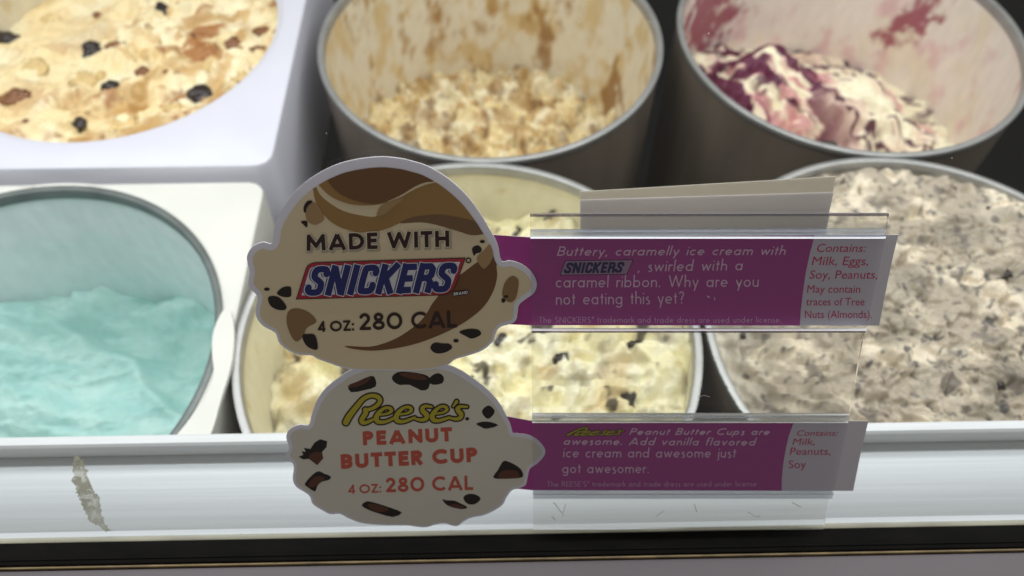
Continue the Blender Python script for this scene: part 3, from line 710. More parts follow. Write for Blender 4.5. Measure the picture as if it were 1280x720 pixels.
t, hf = ice('berry', 'pale ice cream mound with dark berry ripple, rear right', h_by, c_by, 'ice_smooth')
for i, (u, v, px, sx, ro) in enumerate([(1112, 88, 9, 1.7, -.5), (1000, 64, 5, 1.2, 0), (1040, 178, 8, 1.6, 0), (1098, 50, 8, 1.2, 1.0)]):
    place(t, hf, 'berry', u, v, -.06, px*.0005, 'berry_piece', 'choc', 190+i, flat=.6, sink=.4, sx=sx, rot=ro, rough=.4)

# front left: smooth mint
def h_mt(X, Y):
    w = .012*fbm(X*20, Y*20, 110, 3)
    ridge = Y-.060+.55*np.maximum(X-.01, 0)+.02*np.sin(X*35)+w
    z = -.136+.020*sstep(.035, -.015, ridge)*sstep(-.085, -.02, ridge+.03)+.006*np.exp(-(ridge/.007)**2)
    z = z+.026*np.exp(-((X+.075)/.03)**2-((Y-.055)/.05)**2)-.010*sstep(.05, .09, X)
    z = z+.009*fbm((X+w)*16, (Y+w)*34, 111, 3)+.0022*ridged((X*.9+Y*.4+w)*22, (Y-X*.3)*70, 112, 3)+.0010*fbm(X*150, Y*150, 113, 4)
    z = z+.050*sstep(.062, .114, np.hypot(X, Y))**1.6*(.7+.6*fbm(X*25, Y*25, 118, 3))*sstep(-.02, .04, Y)
    rough = sstep(-.02, -.06, X)
    return z+rough*.004*fbm(X*90, Y*90, 114, 4)
def c_mt(X, Y, Z):
    c = np.zeros(X.shape+(3,))+np.array((.44, .70, .655))
    c = mixc(c, (.58, .79, .745), sstep(-.25, .4, fbm(X*30, Y*55, 115, 4))*.8)
    return mixc(c, (.32, .60, .56), sstep(.1, .5, fbm(X*26+3, Y*50, 116, 4))*.55)
ice('mint', 'smooth mint green ice cream with a low ridge across it, front left', h_mt, c_mt, 'ice_smooth')

# front middle: cookie dough
def h_dg(X, Y):
    z = -.058+.036*sstep(-.02, .11, X)-.006*sstep(-.04, -.1, X)+.010*fbm(X*18, Y*18, 120, 3)
    for sc, am, sd in ((36, .012, 121), (70, .007, 122)):
        z = z+am*lumps(X*sc+.5*fbm(X*40, Y*40, 129, 2), Y*sc, sd, .1)
    return z+.003*fbm(X*110, Y*110, 123, 4)
def c_dg(X, Y, Z):
    c = np.zeros(X.shape+(3,))+np.array((.86, .79, .50))
    c = mixc(c, (.88, .84, .64), sstep(-.2, .35, fbm(X*30, Y*30, 124, 4)))
    c = mixc(c, (.66, .47, .22), sstep(.06, .38, fbm(X*34+5, Y*34, 125, 5))*.5)
    c = mixc(c, (.28, .23, .15), sstep(.08, .34, fbm(X*58+5, Y*65, 127, 4))*.55)
    return mixc(c, (.05, .035, .03), sstep(.28, .40, fbm(X*62, Y*62, 126, 3))*.9)
t, hf = ice('dough', 'pale yellow cookie dough ice cream with dark chips behind the signs', h_dg, c_dg)
for i in range(16):
    a = rng.uniform(0, 6.28); r = .108*math.sqrt(rng.random()); x, y = r*math.cos(a), r*math.sin(a)
    z = float(hf(np.array([[x]]), np.array([[y]]))[0, 0]); s = rng.uniform(.0025, .005)
    lump('chocolate_chip', x, y, z-.2*s, s, 'choc', t, 300+i, flat=.5, sx=rng.uniform(1, 1.7), rot=a, rough=.7)

# front right: cookies and cream, filled to the brim
def h_ck(X, Y):
    r = np.hypot(X, Y)
    z = -.005+.005*fbm(X*16, Y*16, 130, 3)+.004*sstep(.03, .1, X)-.022*sstep(-.06, -.105, X)*sstep(.06, -.02, Y)
    for sc, am, sd in ((50, .0050, 131), (100, .0030, 132)):
        z = z+am*lumps(X*sc+.6*fbm(X*50, Y*50, 139, 2), Y*sc, sd, .1)
    w = .01*fbm(X*25, Y*25, 133, 2)
    z = z+.0065*ridged((X+w)*16, (Y*.8+X*.5+w)*48, 134, 3)*sstep(.02, -.05, Y)-.003*sstep(.1, .4, fbm(X*55, Y*75, 141, 3))
    return z+.0022*fbm(X*110, Y*110, 135, 5)-.002*sstep(.112, .1157, r)
def c_ck(X, Y, Z):
    c = np.zeros(X.shape+(3,))+np.array((.43, .37, .285))
    c = mixc(c, (.76, .67, .52), sstep(-.02, .34, fbm(X*36, Y*42, 136, 5)))
    c = mixc(c, (.30, .26, .20), sstep(.0, .36, fbm(X*28+6, Y*24, 137, 4))*.75)
    c = mixc(c, (.16, .14, .12), sstep(.17, .40, fbm(X*95+2, Y*75, 138, 5))*.75)
    c = mixc(c, (.07, .068, .068), sstep(.34, .46, fbm(X*85+8, Y*85, 140, 3))*.85)
    c = mixc(c, (.11, .10, .09), sstep(.25, .40, fbm(X*170+3, Y*170, 142, 3))*.75)
    return mixc(c, (.74, .70, .60), sstep(-.085, -.112, X+.25*np.maximum(-Y, 0)*0)*.75)
t, hf = ice('cookie', 'speckled grey cookies and cream ice cream filled to the brim, front right', h_ck, c_ck)
for i in range(22):
    a = rng.uniform(0, 6.28); r = .110*math.sqrt(rng.random()); x, y = r*math.cos(a), r*math.sin(a)
    z = float(hf(np.array([[x]]), np.array([[y]]))[0, 0]); s = rng.uniform(.001, .0026)
    lump('cookie_crumb', x, y, z-.2*s, s, 'choc', t, 400+i, flat=.45, sx=rng.uniform(1, 1.8), rot=a, rough=.7)

# ------------------------------------------------------------------ clear sign holder on the pane
ho = thing('sign_holder', 'clear acrylic sign holder with two label channels on the glass', 'sign holder')
slab('back_plate', [(662.5, 268.5), (1111, 268), (1108, 290), (1080, 418), (1062, 520), (1029, 662), (667, 662)], .0008, .0022, 'acrylic', ho, 'lip')
slab('top_edge', [(662.5, 267.5), (1111.5, 267), (1111, 270.3), (662.6, 271)], .0022, .0030, 'dark_edge', ho)
def ridges(v0, v1, l0, l1, r0, r1, name, m, o0=.0022, o1=.0042):
    slab(name, [(l0, v0), (r0, v0-1.5*(v0 < 300)), (r1, v1-1.5*(v0 < 300)), (l1, v1)], o0, o1, m, ho)
ridges(289.5, 295.5, 663, 663, 1107, 1106, 'lip_fold', 'ridge')
slab('label_window', [(663, 298.4), (1107, 296.8), (1083.5, 409.5), (664.5, 409.8)], .0036, .0044, 'lip', ho)
ridges(414.2, 416, 664.6, 664.7, 1082.5, 1082, 'lip_fold', 'dark_edge')
ridges(520.2, 526, 665.3, 665.4, 1061.5, 1060.3, 'lip_fold', 'ridge')
slab('label_window', [(665.4, 529), (1059.7, 528.6), (1042, 616.6), (666.3, 617)], .0036, .0044, 'lip', ho)
ridges(617.2, 623.5, 666.3, 666.4, 1042, 1040.5, 'lip_edge', 'ridge', .0022, .0044)

def wedge(v0, v1, l, r, o0, o1, m='bevel_glint'):
    vs = [pane(l, v0, o0), pane(r, v0, o0), pane(r, v1, o1), pane(l, v1, o1), pane(r, v1, o0), pane(l, v1, o0)]
    mesh('lip_edge', vs, [(3, 2, 1, 0), (0, 5, 3), (1, 2, 4), (5, 4, 2, 3), (0, 1, 4, 5)], m, ho)
wedge(295.4, 298.2, 663, 1107, .0030, .0053); wedge(288.2, 289.6, 663, 1107.5, .0024, .0032, 'ridge_glint')
wedge(410.2, 413.6, 664.5, 1083, .0030, .0058)
wedge(517, 519.2, 665.3, 1062, .0026, .0045); wedge(526.4, 528.6, 665.4, 1060, .0032, .0053); wedge(521.6, 522.8, 665.4, 1061, .0043, .0049, 'ridge_glint')
wedge(617.2, 618.6, 666.3, 1042, .0042, .0050, 'ridge_glint')
def marks(items, off, m):
    st = [(np.array(a, float), w*.7, True) for a, w in items]
    for s_ in st: ink('scratch', strokes_sdf([s_]), off, m, ho, .25)
marks([([(921, 352), (923.5, 357), (925.5, 353)], .5), ([(884, 370), (887, 372)], .6), ([(872, 497), (880, 494), (887, 496)], .5), ([(876, 480), (878, 486)], .4), ([(893, 372), (893.5, 375)], .5)], .00455, 'dust')
marks([([(702, 641), (697, 634), (692, 628)], .5), ([(690, 646), (694, 650)], .5), ([(820, 646), (830, 638)], .4), ([(868, 630), (871, 640)], .5), ([(990, 628), (1001, 634)], .5), ([(935, 640), (945, 646), (950, 645)], .4), ([(707, 630), (703, 645)], .35)], .0024, 'halo')
sl = slab('paper_slip', [(725, 239.5), (1045, 220.5), (1027, 312), (725, 312)], .00005, .00025, 'slip_back')
tag(sl, 'tall blank beige paper slip tucked behind the sign holder', 'paper slip')
sl = slab('paper_slip', [(725.5, 250), (1042, 240.5), (1027, 312), (725.5, 312)], .0003, .0005, 'slip_front')
tag(sl, 'shorter blank lilac grey paper slip in front of the beige one', 'paper slip')

# ------------------------------------------------------------------ the two flavour cards
def chocs(name, shapes, off, m, parent, n=3, clip=None):
    f = union(*[poly_sdf(smooth_poly(s, n) if n > 1 else s) for s in shapes])
    return ink(name, f, off, m, parent, .5)
def blob(cx, cy, rx, ry): return [(cx+rx*math.cos(a), cy+ry*math.sin(a)) for a in np.linspace(0, 2*math.pi, 9)[:-1]]
def big_logo(parent, plate, p0, p1, cap, off, scale=1., small=False):
    """slanted plate with heavy italic lettering"""
    d = 4e-5
    tone = ('dim_white', 'dim_navy') if small else ('logo_white', 'navy')
    q = np.array(plate, float); f = poly_sdf(q)
    rad = 5*scale
    core = poly_sdf(q)
    if small:
        ink('logo_plate', f, off, 'text_dark', parent, .4); ink('logo_plate', grow(f, -.9), off+d, 'dim_white', parent, .4)
    else:
        ink('logo_plate', f, off, 'text_dark', parent, .5); ink('logo_plate', grow(f, -1.0), off+d, 'red', parent, .5); ink('logo_plate', grow(f, -5.0), off+2*d, 'logo_white', parent, .4)
    L = {'S': (.56, [[(.52, .70), (.52, .80), (.44, .88), (.22, .88), (.14, .80), (.14, .66), (.20, .58), (.38, .45), (.43, .36), (.43, .20), (.35, .12), (.13, .12), (.04, .20), (.04, .30)]]),
         'N': (.66, [[(.12, 0), (.12, 1)], [(.14, .92), (.52, .08)], [(.54, 0), (.54, 1)]]),
         'I': (.25, [[(.125, 0), (.125, 1)]]),
         'C': (.55, [[(.48, .68), (.48, .80), (.40, .88), (.20, .88), (.12, .80), (.12, .20), (.20, .12), (.40, .12), (.48, .20), (.48, .34)]]),
         'K': (.62, [[(.12, 0), (.12, 1)], [(.56, 1.0), (.20, .50)], [(.22, .56), (.54, 0)]]),
         'E': (.50, [[(.12, 0), (.12, 1)], [(.12, .885), (.50, .885)], [(.12, .5), (.46, .5)], [(.12, .115), (.50, .115)]]),
         'R': (.60, [[(.12, 0), (.12, 1)], [(.12, .885), (.40, .885), (.48, .80), (.48, .60), (.40, .50), (.14, .50)], [(.36, .52), (.50, .36), (.50, 0)]])}
    def curve(pts, n=4):
        p = np.array(pts, float); o_ = []
        for i in range(len(p)-1):
            a, b, c, d = p[max(i-1, 0)], p[i], p[i+1], p[min(i+2, len(p)-1)]
            for k in range(n):
                t = k/n; o_.append(tuple(.5*((2*b)+(-a+c)*t+(2*a-5*b+4*c-d)*t*t+(-a+3*b-3*c+d)*t**3)))
        return o_+[tuple(p[-1])]
    for ch in 'SC': L[ch] = (L[ch][0], [curve(q_) for q_ in L[ch][1]])
    x = 0; st = []
    for ch in 'SNICKERS':
        adv, ss = L[ch]; st += [(x, s) for s in ss]; x += adv+.07
    p0 = np.array(p0, float); p1 = np.array(p1, float); ex = (p1-p0)/(x-.07); un = np.array([ex[1], -ex[0]])*0+np.array([0, -cap])
    S = [(np.array([p0+ex*(gx+a+.26*cap/np.linalg.norm(ex)*b)+un*b for a, b in s]), .108*cap, False) for gx, s in st]
    f = strokes_sdf(S)
    if not small:
        ink('logo_lettering', grow(f, .55, -2.3, 0), off+3*d, 'navy_mid', parent, .4)
        ink('logo_lettering', grow(f, 1.0, -.2, 0), off+4*d, 'logo_white', parent, .4)
    ink('logo_lettering', f, off+5*d, tone[1], parent, .4)

OUT1 = [(340, 303.7), (343, 283), (352, 263), (368, 240.5), (391, 221), (420, 206), (447, 199), (475, 196), (500, 198), (517, 202), (535, 208), (560, 223), (584, 245), (601, 268), (611, 285), (618, 297), (623, 309), (627, 326.3),
        (638, 326), (653, 331), (665, 341), (671, 354.4), (667.5, 366), (657, 374), (649, 381), (647, 391), (645.5, 399), (640, 404.4), (626, 408.5), (619.6, 416), (616.5, 426), (605, 436.7), (590, 443), (569.6, 449), (559, 456.5),
        (540, 461.5), (512, 463.5), (480, 463), (455, 463), (441, 462), (425, 458.5), (398, 449), (389.6, 444.5), (373, 443.3), (358.3, 436.7), (349, 428.3), (343.8, 416), (329, 407.5), (320.8, 397), (319.8, 384.6), (321.9, 371), (314.6, 362.7), (310.4, 354.4), (312, 340), (309.4, 329),
        (308.7, 321), (311.7, 313.4), (318.5, 306.6), (329, 302.7)]
OUT2 = [(440, 462), (425, 471), (407, 485.5), (396, 501), (390, 517), (386, 531), (375, 531), (366, 534), (359.5, 540), (358, 548), (361, 559), (358.5, 571), (367, 582), (366, 599), (371, 609), (386, 619), (391, 630), (403, 638), (413, 642.7), (425, 642.5), (436, 648), (453, 654), (480, 656.5), (508, 656.8), (521, 658.5), (533, 659), (545, 655.5), (556, 654.3), (566, 657.3), (573, 657), (580, 651.5), (590, 647), (605, 644), (620, 637), (629, 630), (633, 622), (640, 613), (647, 610.8), (656.7, 606.5), (659.5, 597), (662.5, 586), (672, 579), (680, 570), (681, 561), (672, 550), (660, 543.5), (645, 541.5),
        (641, 540.5), (638, 530), (632.5, 519), (622, 501), (606.7, 485), (586.7, 470), (572, 461), (558, 456), (530, 452), (500, 451), (470, 453)]
def soften(pts, corners, n=5):
    """Catmull-Rom outline that keeps the named points as sharp notches"""
    p = smooth_poly(pts, n); return p
o1 = soften(OUT1, ()); o2 = soften(OUT2, ())
K = 4e-5
def strip_print(parent, poly, bound, off):
    ink('label_print', poly_sdf(poly), off, 'strip_white', parent, 1.0)
    ink('label_print', inter(poly_sdf(poly), poly_sdf(bound)), off+K, 'purple', parent, .6)

# ---- upper card
c1 = thing('flavor_card', 'upper round cream and brown flavor card with purple label', 'flavor card', 'flavor cards')
poly = [(600, 293.5), (617, 293.5), (660, 296.5), (700, 296), (1123, 293.5), (1116, 322), (1108, 360), (1099, 407), (662, 406.5), (600, 404)]
slab('label_strip', poly, .0023, .0026, 'card_white', c1)
slab('sign_board', o1, .0029, .0034, 'card_border', c1, 'card_edge')
strip_print(c1, poly, [(590, 280), (1022, 280), (1017.5, 297.5), (1012, 318), (1007, 342), (1003.5, 367), (1001, 388), (999.5, 412), (590, 412)], .00264)
B = .00345
base = poly_sdf(o1)
def cream(X, Y):
    w = np.interp(Y, [196, 230, 300, 330, 380, 430, 464], [13.5, 12.5, 9, 7, 6, 3, 1.5]); return base(X, Y)+w
cream.box = base.box
ink('card_face', cream, B, 'card_cream', c1, .6)
def sw(shapes, m, lvl, n=4):
    for s in shapes: ink('swirl_print', inter(poly_sdf(smooth_poly(s, n)), cream), B+lvl*K, m, c1, .5)
sw([[(385, 222), (391, 236), (393, 247), (398, 259), (408, 272), (416, 279), (430, 286), (450, 290.5), (469, 289.5), (485, 285.5), (504, 277), (525, 270), (550, 268.5), (578, 273), (606, 281), (620, 280), (600, 240), (575, 225), (560, 222), (548, 227), (532, 231), (516, 238), (500, 247), (486, 252), (476, 259), (471, 270), (455, 270), (430, 264), (411, 253), (400, 243), (393, 230)]], 'caramel', 1)
sw([[(395, 225), (399, 232), (410, 243), (423, 250.5), (442, 256), (467, 256.5), (485, 252), (475, 245), (440, 235), (415, 220)]], 'caramel', 2)
sw([[(405, 215), (410, 227), (424, 241.5), (445, 251), (467, 255), (481, 252.5), (499, 245), (519, 233), (532, 228), (545, 225), (545, 205), (500, 190), (440, 195)]], 'brown', 3)
sw([[(500, 279), (512, 273), (526, 270), (550, 268.5), (578, 273), (606, 281), (614, 292), (606, 292.5), (590, 294), (571, 288.5), (545, 281), (526, 278)]], 'wave', 4)
sw([[(471, 270), (474, 260), (481, 254.5), (495, 249.5), (505, 248), (498, 254), (488, 262), (480, 268)]], 'peanut', 4)
sw([[(630, 322), (617, 320), (604, 329), (597, 327.5), (576, 343), (560, 352), (547, 371), (540, 380), (535, 389), (526, 401), (513, 411.7), (497, 422), (479, 429.5), (460, 433.5), (431, 432.5), (443, 436.5), (470, 438.3), (503, 433.8), (530, 426.5), (561, 413.7), (585, 400), (605, 383), (617, 363), (621.5, 345), (621, 330)]], 'brown', 1)
sw([[(389, 253), (383, 262), (382, 270), (386, 278), (395, 281), (405, 274), (402, 264), (396, 255)], [(596, 323), (603, 335), (608, 334), (614, 326), (617.5, 315), (614.5, 304), (605, 313)]], 'peanut', 5)
sw([[(360, 390), (370, 385.5), (385, 390), (395.5, 401.5), (386, 408), (382, 412), (379, 420), (371, 427), (364, 420), (358.5, 404)], [(640, 345), (632, 352), (628.5, 362), (628.5, 371), (637, 378), (644.5, 373), (648, 358), (647.5, 349)]], 'peanut_dark', 5)
def chip1(shapes): ink('chocolate_print', union(*[poly_sdf(smooth_poly(s, 3)) for s in shapes]), B+6*K, 'black', c1, .4)
chip1([[(389.5, 250.5), (384, 251.5), (380, 257.5), (379.5, 264), (382, 266), (383.2, 260.5), (386, 256.5), (390, 253)], [(376, 277), (382.5, 276), (384.3, 279), (383.5, 284.5), (380, 281.5)],
       [(590, 312), (592, 308.5), (598, 306.8), (602, 311), (600.5, 315.5), (595, 317), (592.5, 320)], blob(603, 302, 3.2, 2),
       [(574, 415), (585, 411.3), (597, 412), (601.5, 417), (597, 421), (589, 423.3), (582, 420)], blob(570, 426, 3.4, 2.2),
       [(538, 434), (543, 428.5), (553, 429.3), (562, 430), (565, 435), (558, 440), (548, 442), (541, 439.5)],
       blob(333.5, 361.6, 3.6, 2.1), [(346, 366.5), (353, 359.5), (362.5, 358.3), (364, 364), (362.8, 371), (353, 371)], [(335, 372.5), (340, 370), (349, 372), (357.5, 382), (356, 387.5), (346, 387), (337.5, 381.5)],
       [(378, 419), (385, 417.6), (392.5, 418.2), (396, 425), (396.6, 437), (386, 434.5), (380, 427.5)],
       blob(632.6, 370.6, 3, 1.7), blob(629.2, 375.6, 2.5, 3)])
mw = strokes_sdf(line('MADE WITH', (383, 313.6), (562, 308.4), 20.3, .215, track=.13, space=.36))
ink('lettering', grow(mw, 1.7, 1.0, 1.2), B+6*K, 'halo', c1, .5); ink('lettering', grow(mw, 1.0, -.5, -.3), B+7*K, 'halo_light', c1, .5); ink('lettering', mw, B+8*K, 'text_dark', c1, .4)
cal = strokes_sdf(line('4 OZ:', (397, 415.3), (442.5, 413.3), 13, .19, track=.09, space=.30)+line('280 CAL', (449, 412.8), (571, 409.4), 20.8, .17, track=.10, space=.38))
ink('lettering', cal, B+8*K, 'text_dark', c1, .4)
plate = [(369.5, 374.5), (371, 371), (381.3, 338), (384, 332), (389, 329), (394, 327.8), (582, 322), (582, 323), (570, 356.5), (567, 362.5), (561, 367), (554, 369.3)]
big_logo(c1, plate, (381.5, 370.2), (561.5, 365.4), 37.4, B+7*K)
ring = strokes_sdf([(np.array(arc(585.6, 325.6, 2.9, 2.9, 0, 360, 20)), .75, True)]); ink('logo_lettering', ring, B+9*K, 'black', c1, .3)
br = strokes_sdf(line('BRAND', (567, 369.5), (584.5, 367.2), 3.8, .20, .2, track=.14))
ink('logo_lettering', grow(br, 1.0), B+9*K, 'black', c1, .3); ink('logo_lettering', br, B+10*K, 'logo_white', c1, .3)
T1 = .00272
def small(parent, off, m, *ls):
    S = []
    for L in ls: S += line(*L)
    return ink('description_text', strokes_sdf(S), off, m, parent, .38)
small(c1, T1, 'lilac_text', ('Buttery, caramelly ice cream with', (696, 319.7), (981, 318.6), 11.6, .115, .26, .15, .55),
      (', swirled with a', (797, 339.6), (928, 337.8), 14, .105, .16, .15, .55), ('caramel ribbon. Why are you', (694.5, 359.4), (948, 358.6), 15, .10, .06, .15, .55), ('not eating this yet?', (695, 381), (855.5, 379.5), 15.5, .10, 0, .15, .55))
small(c1, T1, 'lilac_dim', ('The SNICKERS* trademark and trade dress are used under license.', (673.6, 403.5), (976.5, 403.2), 7.4, .11, 0, .15, .42))
big_logo(c1, [(699.5, 344.3), (706.5, 325.6), (792, 324.4), (784, 343.2)], (705, 341.8), (777, 340.9), 13.4, T1, small=True)
font_block('allergen_text', [("Contains:", (1020, 315), (1081, 315), 10.3, .28), ("Milk, Eggs,", (1014.5, 331.5), (1085, 331.5), 11, .24), ("Soy, Peanuts,", (1011.5, 348.4), (1096.5, 348.4), 10.6, .20),
      ("May contain", (1008.8, 366), (1075, 366), 9.8, .10), ("traces of Tree", (1007.5, 381.8), (1080.5, 381.8), 9.6, .06), ("Nuts (Almonds).", (1006, 397.6), (1090, 397.6), 9.8, .03)], T1, 'magenta', c1)

# ---- lower card
c2 = thing('flavor_card', 'lower round white flavor card with orange lettering and purple label', 'flavor card', 'flavor cards')
poly = [(610, 519), (636, 521), (650, 523.5), (663, 526), (720, 526.5), (1085.5, 526.4), (1076, 566), (1066.5, 613.6), (665, 612.8), (650, 611.2), (610, 609)]
slab('label_strip', poly, .0023, .0026, 'card_white', c2)
slab('sign_board', o2, .0024, .00285, 'card_border', c2, 'card_edge')
strip_print(c2, poly, [(605, 510), (995, 510), (991.6, 529.5), (986, 545), (982.5, 560), (979, 580), (977.3, 598), (977, 620), (605, 620)], .00264)
# the board lies over the strip, under the upper board
B2 = .00289
b2 = poly_sdf(o2)
def face2(X, Y):
    w = np.interp(Y, [450, 480, 540, 620, 660], [7.5, 7, 5, 3, 1.5]); return b2(X, Y)+w
face2.box = b2.box
ink('card_face', face2, B2, 'card_white', c2, .6)
blacks = [[(435.3, 482), (445, 477.8), (463, 470), (469, 473), (469.7, 483), (457, 487.4), (439, 490.3)],
  [(490, 471), (497, 465.3), (510, 464.8), (530, 468), (537.5, 473.5), (535.5, 485.5), (526.5, 488), (512, 481), (500, 481.3), (492, 477)],
  [(536, 473.5), (541, 468.8), (548, 466.4), (554.6, 471), (553, 479), (541, 481), (536, 477)],
  [(602.3, 514.3), (606, 509), (612, 507), (618.3, 513), (616, 519.3), (610, 523.6), (605, 520)], [(595, 529.8), (604, 527), (615, 528), (622.7, 532), (608, 536), (601, 533.5)],
  [(616.8, 595.3), (622, 588), (628, 577.5), (633, 576.2), (643, 580.5), (651, 586.5), (654, 594.3), (648.5, 597.7), (621, 598.5)],
  [(553, 624), (558, 625.4), (568, 625.8), (575, 629), (584.3, 633.8), (578, 636.5), (563, 633.5), (556, 629)], [(579, 622), (585, 617.5), (594, 618), (601, 623), (596, 629), (590, 630.8), (583, 629)],
  [(381, 604.5), (390, 594), (398, 589), (405, 592), (413.5, 595.5), (411, 600), (401, 602.5), (396, 609), (393.5, 614.5), (384, 608.5)],
  [(452, 632), (458, 626.7), (468, 628.3), (488, 634.6), (502.5, 640.8), (491, 646.3), (474, 642), (461, 637.5)]]
hand = [(373, 571), (379, 568.6), (377, 564), (382, 565), (380, 559.8), (388, 561.2), (393, 553.5), (400, 549), (409, 551.5), (408, 559), (402.5, 565), (404, 573), (396.5, 581.5), (386, 573.5), (379, 574.3)]
ink('chocolate_print', union(*[poly_sdf(smooth_poly(s, 2)) for s in blacks], poly_sdf(hand)), B2+K, 'black', c2, .4)
browns = [[(436, 481.6), (463, 470.8), (459, 477.5), (450, 482.3), (438, 484.6)], [(499, 467.5), (510, 465.3), (527, 468.5), (534.5, 474.5), (521, 474.8), (508, 472)],
  [(622.3, 597.4), (626, 590), (633, 587.6), (646, 588.6), (649.3, 595.5), (646, 597.3)], [(561, 631.7), (570, 630), (581, 634), (577.5, 635.5), (565, 633.4)],
  [(385, 606), (391.5, 597.5), (398, 595), (405, 596.5), (405.5, 599.5), (397, 606), (391, 609.3)], [(459.5, 632), (466, 629.3), (486, 635.8), (479.5, 639.8), (469, 639.3)], [(385.5, 571.3), (392, 565.5), (401.5, 565.3), (403, 573), (396, 580.2)]]
ink('chocolate_print', union(*[poly_sdf(smooth_poly(s, 2)) for s in browns]), B2+2*K, 'choc_print', c2, .4)
let = strokes_sdf(line('PEANUT', (453.5, 556.8), (565.5, 551.6), 17.3, .25, track=.12)+line('BUTTER CUP', (426, 586), (597.5, 577.2), 17.8, .25, track=.11, space=.34)
                  +line('4 OZ:', (435, 617.4), (476.5, 615.6), 11, .18, track=.09, space=.30)+line('280 CAL', (482, 615.4), (591.5, 612.3), 18, .19, track=.10, space=.36))
ink('lettering', let, B2+K, 'orange', c2, .3)
# script logo: brush strokes with varying width, zoomed coordinates of the logo
RS = [([(88, 305), (118, 250), (178, 172), (245, 95), (315, 68), (372, 80), (392, 112), (368, 152), (318, 182), (255, 200)], [24, 24, 21, 17, 16, 18, 18, 16, 14, 14]),
      ([(262, 195), (262, 225), (228, 285), (240, 308), (275, 305), (330, 280)], [20, 20, 19, 17, 14, 10]),
      ([(390, 238), (455, 228), (492, 205), (480, 180), (435, 178), (385, 215), (358, 262), (372, 298), (425, 303), (480, 285), (545, 250)], [8, 9, 14, 13, 11, 16, 21, 18, 13, 12, 9]),
      ([(565, 235), (630, 225), (668, 200), (658, 174), (612, 172), (560, 210), (535, 258), (548, 292), (600, 298), (655, 280), (700, 262)], [8, 9, 14, 13, 11, 16, 21, 18, 13, 12, 9]),
      ([(850, 168), (800, 160), (768, 178), (775, 208), (805, 238), (800, 272), (755, 285), (700, 272)], [9, 12, 17, 20, 20, 17, 13, 8]),
      ([(890, 228), (950, 218), (985, 192), (972, 168), (930, 166), (880, 205), (855, 250), (868, 284), (915, 290), (970, 275), (1010, 262)], [8, 9, 14, 13, 11, 16, 21, 18, 13, 12, 9]),
      ([(1165, 168), (1110, 165), (1080, 182), (1088, 205), (1112, 232), (1105, 264), (1060, 276), (1000, 262)], [9, 12, 16, 19, 19, 16, 13, 8]), ([(1072, 122), (1040, 165)], [14, 6])]
def dense(pts, ws, n=5):
    p = np.array(pts, float); w = np.array(ws, float); op = []; ow = []
    for i in range(len(p)-1):
        a = p[max(i-1, 0)]; b = p[i]; c = p[i+1]; d = p[min(i+2, len(p)-1)]
        for k in range(n):
            t = k/n; op.append(.5*((2*b)+(-a+c)*t+(2*a-5*b+4*c-d)*t*t+(-a+3*b-3*c+d)*t**3)); ow.append(w[i]+(w[i+1]-w[i])*t)
    return np.array(op+[p[-1]]), np.array(ow+[w[-1]])
def script(x0, y0, sx, sy, shear=0, grw=0):
    S = []
    for pts, ws in RS:
        p, w = dense(pts, ws); px = np.stack([x0+(p[:, 0]+shear*(310-p[:, 1]))*sx, y0+p[:, 1]*sy], -1)
        S.append((px, (w*1.08+.6)*(sx+sy)/2, True))
    return strokes_sdf(S)
sc = script(420, 485, 1/7.11, 1/7.11)
ink('logo_lettering', grow(sc, 1.75), B2+3*K, 'text_dark', c2, .4); ink('logo_lettering', grow(sc, -.1), B2+4*K, 'yellow', c2, .35)
ink('logo_lettering', poly_sdf(blob(584, 523.6, 2.6, 2.2)), B2+3*K, 'text_dark', c2, .4)
scs = script(704, 532.5, .0612, .038, .5)
ink('logo_lettering', grow(scs, .9), T1, 'text_dark', c2, .3); ink('logo_lettering', scs, T1+K, 'yellow', c2, .3)
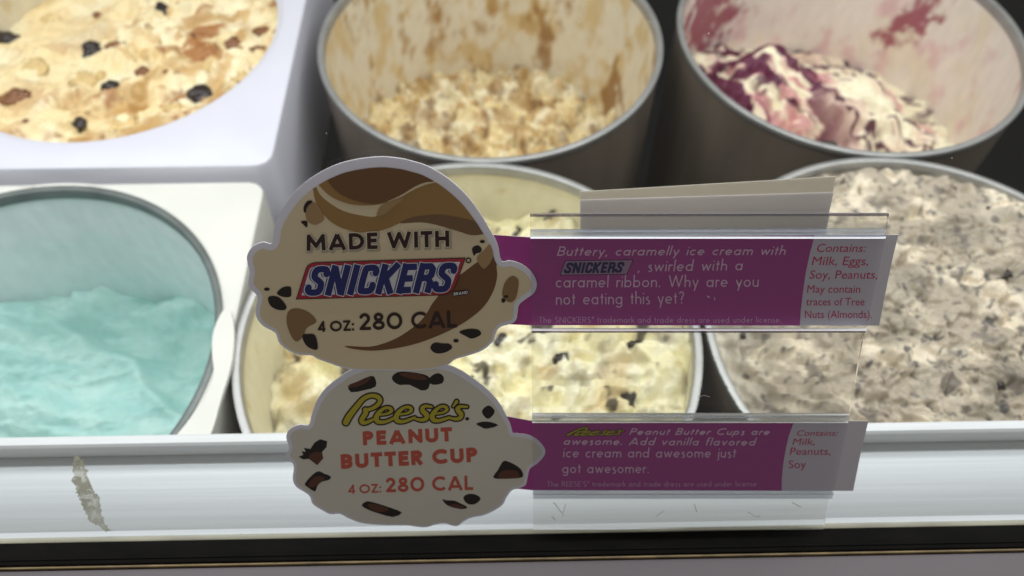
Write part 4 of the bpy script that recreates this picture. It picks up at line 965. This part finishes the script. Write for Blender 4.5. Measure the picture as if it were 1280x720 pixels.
small(c2, T1, 'lilac_text', ('Peanut Butter Cups are', (786, 543.5), (961, 543.6), 8.2, .14, .36, .15, .5), ('awesome. Add vanilla flavored', (703.7, 556), (943.5, 557), 9.4, .13, .26, .15, .5),
      ('ice cream and awesome just', (703.7, 571.7), (919.5, 572), 12.2, .11, .10, .15, .5), ('got awesomer.', (702.8, 591.4), (811, 591.4), 12.6, .105, 0, .15, .5))
small(c2, T1, 'lilac_dim', ("The REESE'S* trademark and trade dress are used under license", (684, 608.4), (945.7, 608), 6.8, .11, 0, .15, .42))
font_block('allergen_text', [("Contains:", (995, 544.8), (1046, 544.8), 7, .42), ("Milk,", (990.5, 556), (1018, 556), 8.2, .28), ("Peanuts,", (987.5, 568.6), (1038, 568.6), 9.2, .12), ("Soy", (986, 585.2), (1007.5, 585.2), 9.8, 0)], T1, 'magenta', c2)

# ------------------------------------------------------------------ marks on the glass
tape = [(90.5, 579), (95, 570), (103, 576), (105, 585), (109, 589), (108, 595), (114, 611), (118, 616), (123.4, 623), (126.6, 639), (129.7, 654), (137.5, 664), (131, 664.5), (125, 657.5), (117, 655), (111, 651), (106, 640), (101, 628), (97, 620), (94, 608), (89, 600), (92, 590)]
rr = random.Random(3); jag = []
for i in range(len(tape)):
    a = tape[i]; b = tape[(i+1) % len(tape)]
    for k in range(5):
        t = k/5; jag.append((a[0]+(b[0]-a[0])*t+rr.uniform(-1.8, 1.8), a[1]+(b[1]-a[1])*t+rr.uniform(-1, 1)))
tag(slab('tape_scrap', jag, -.0002, .0001, 'tape'), 'torn grey strip of tape residue on the lower left of the glass', 'tape scrap')
bm = bmesh.new()
for i in range(34):
    u, v = rr.uniform(10, 1270), rr.uniform(5, 520); p = pane(u, v, 0); s = rr.choice((.0001, .00012, .00015, .0002))
    r = bmesh.ops.create_icosphere(bm, subdivisions=1, radius=s)
    for w in r['verts']: w.co += Vector(p)
o = bm_obj('dust', bm, 'dust'); o['kind'] = 'stuff'; tag(o, 'fine dust specks on the front of the glass', 'dust')
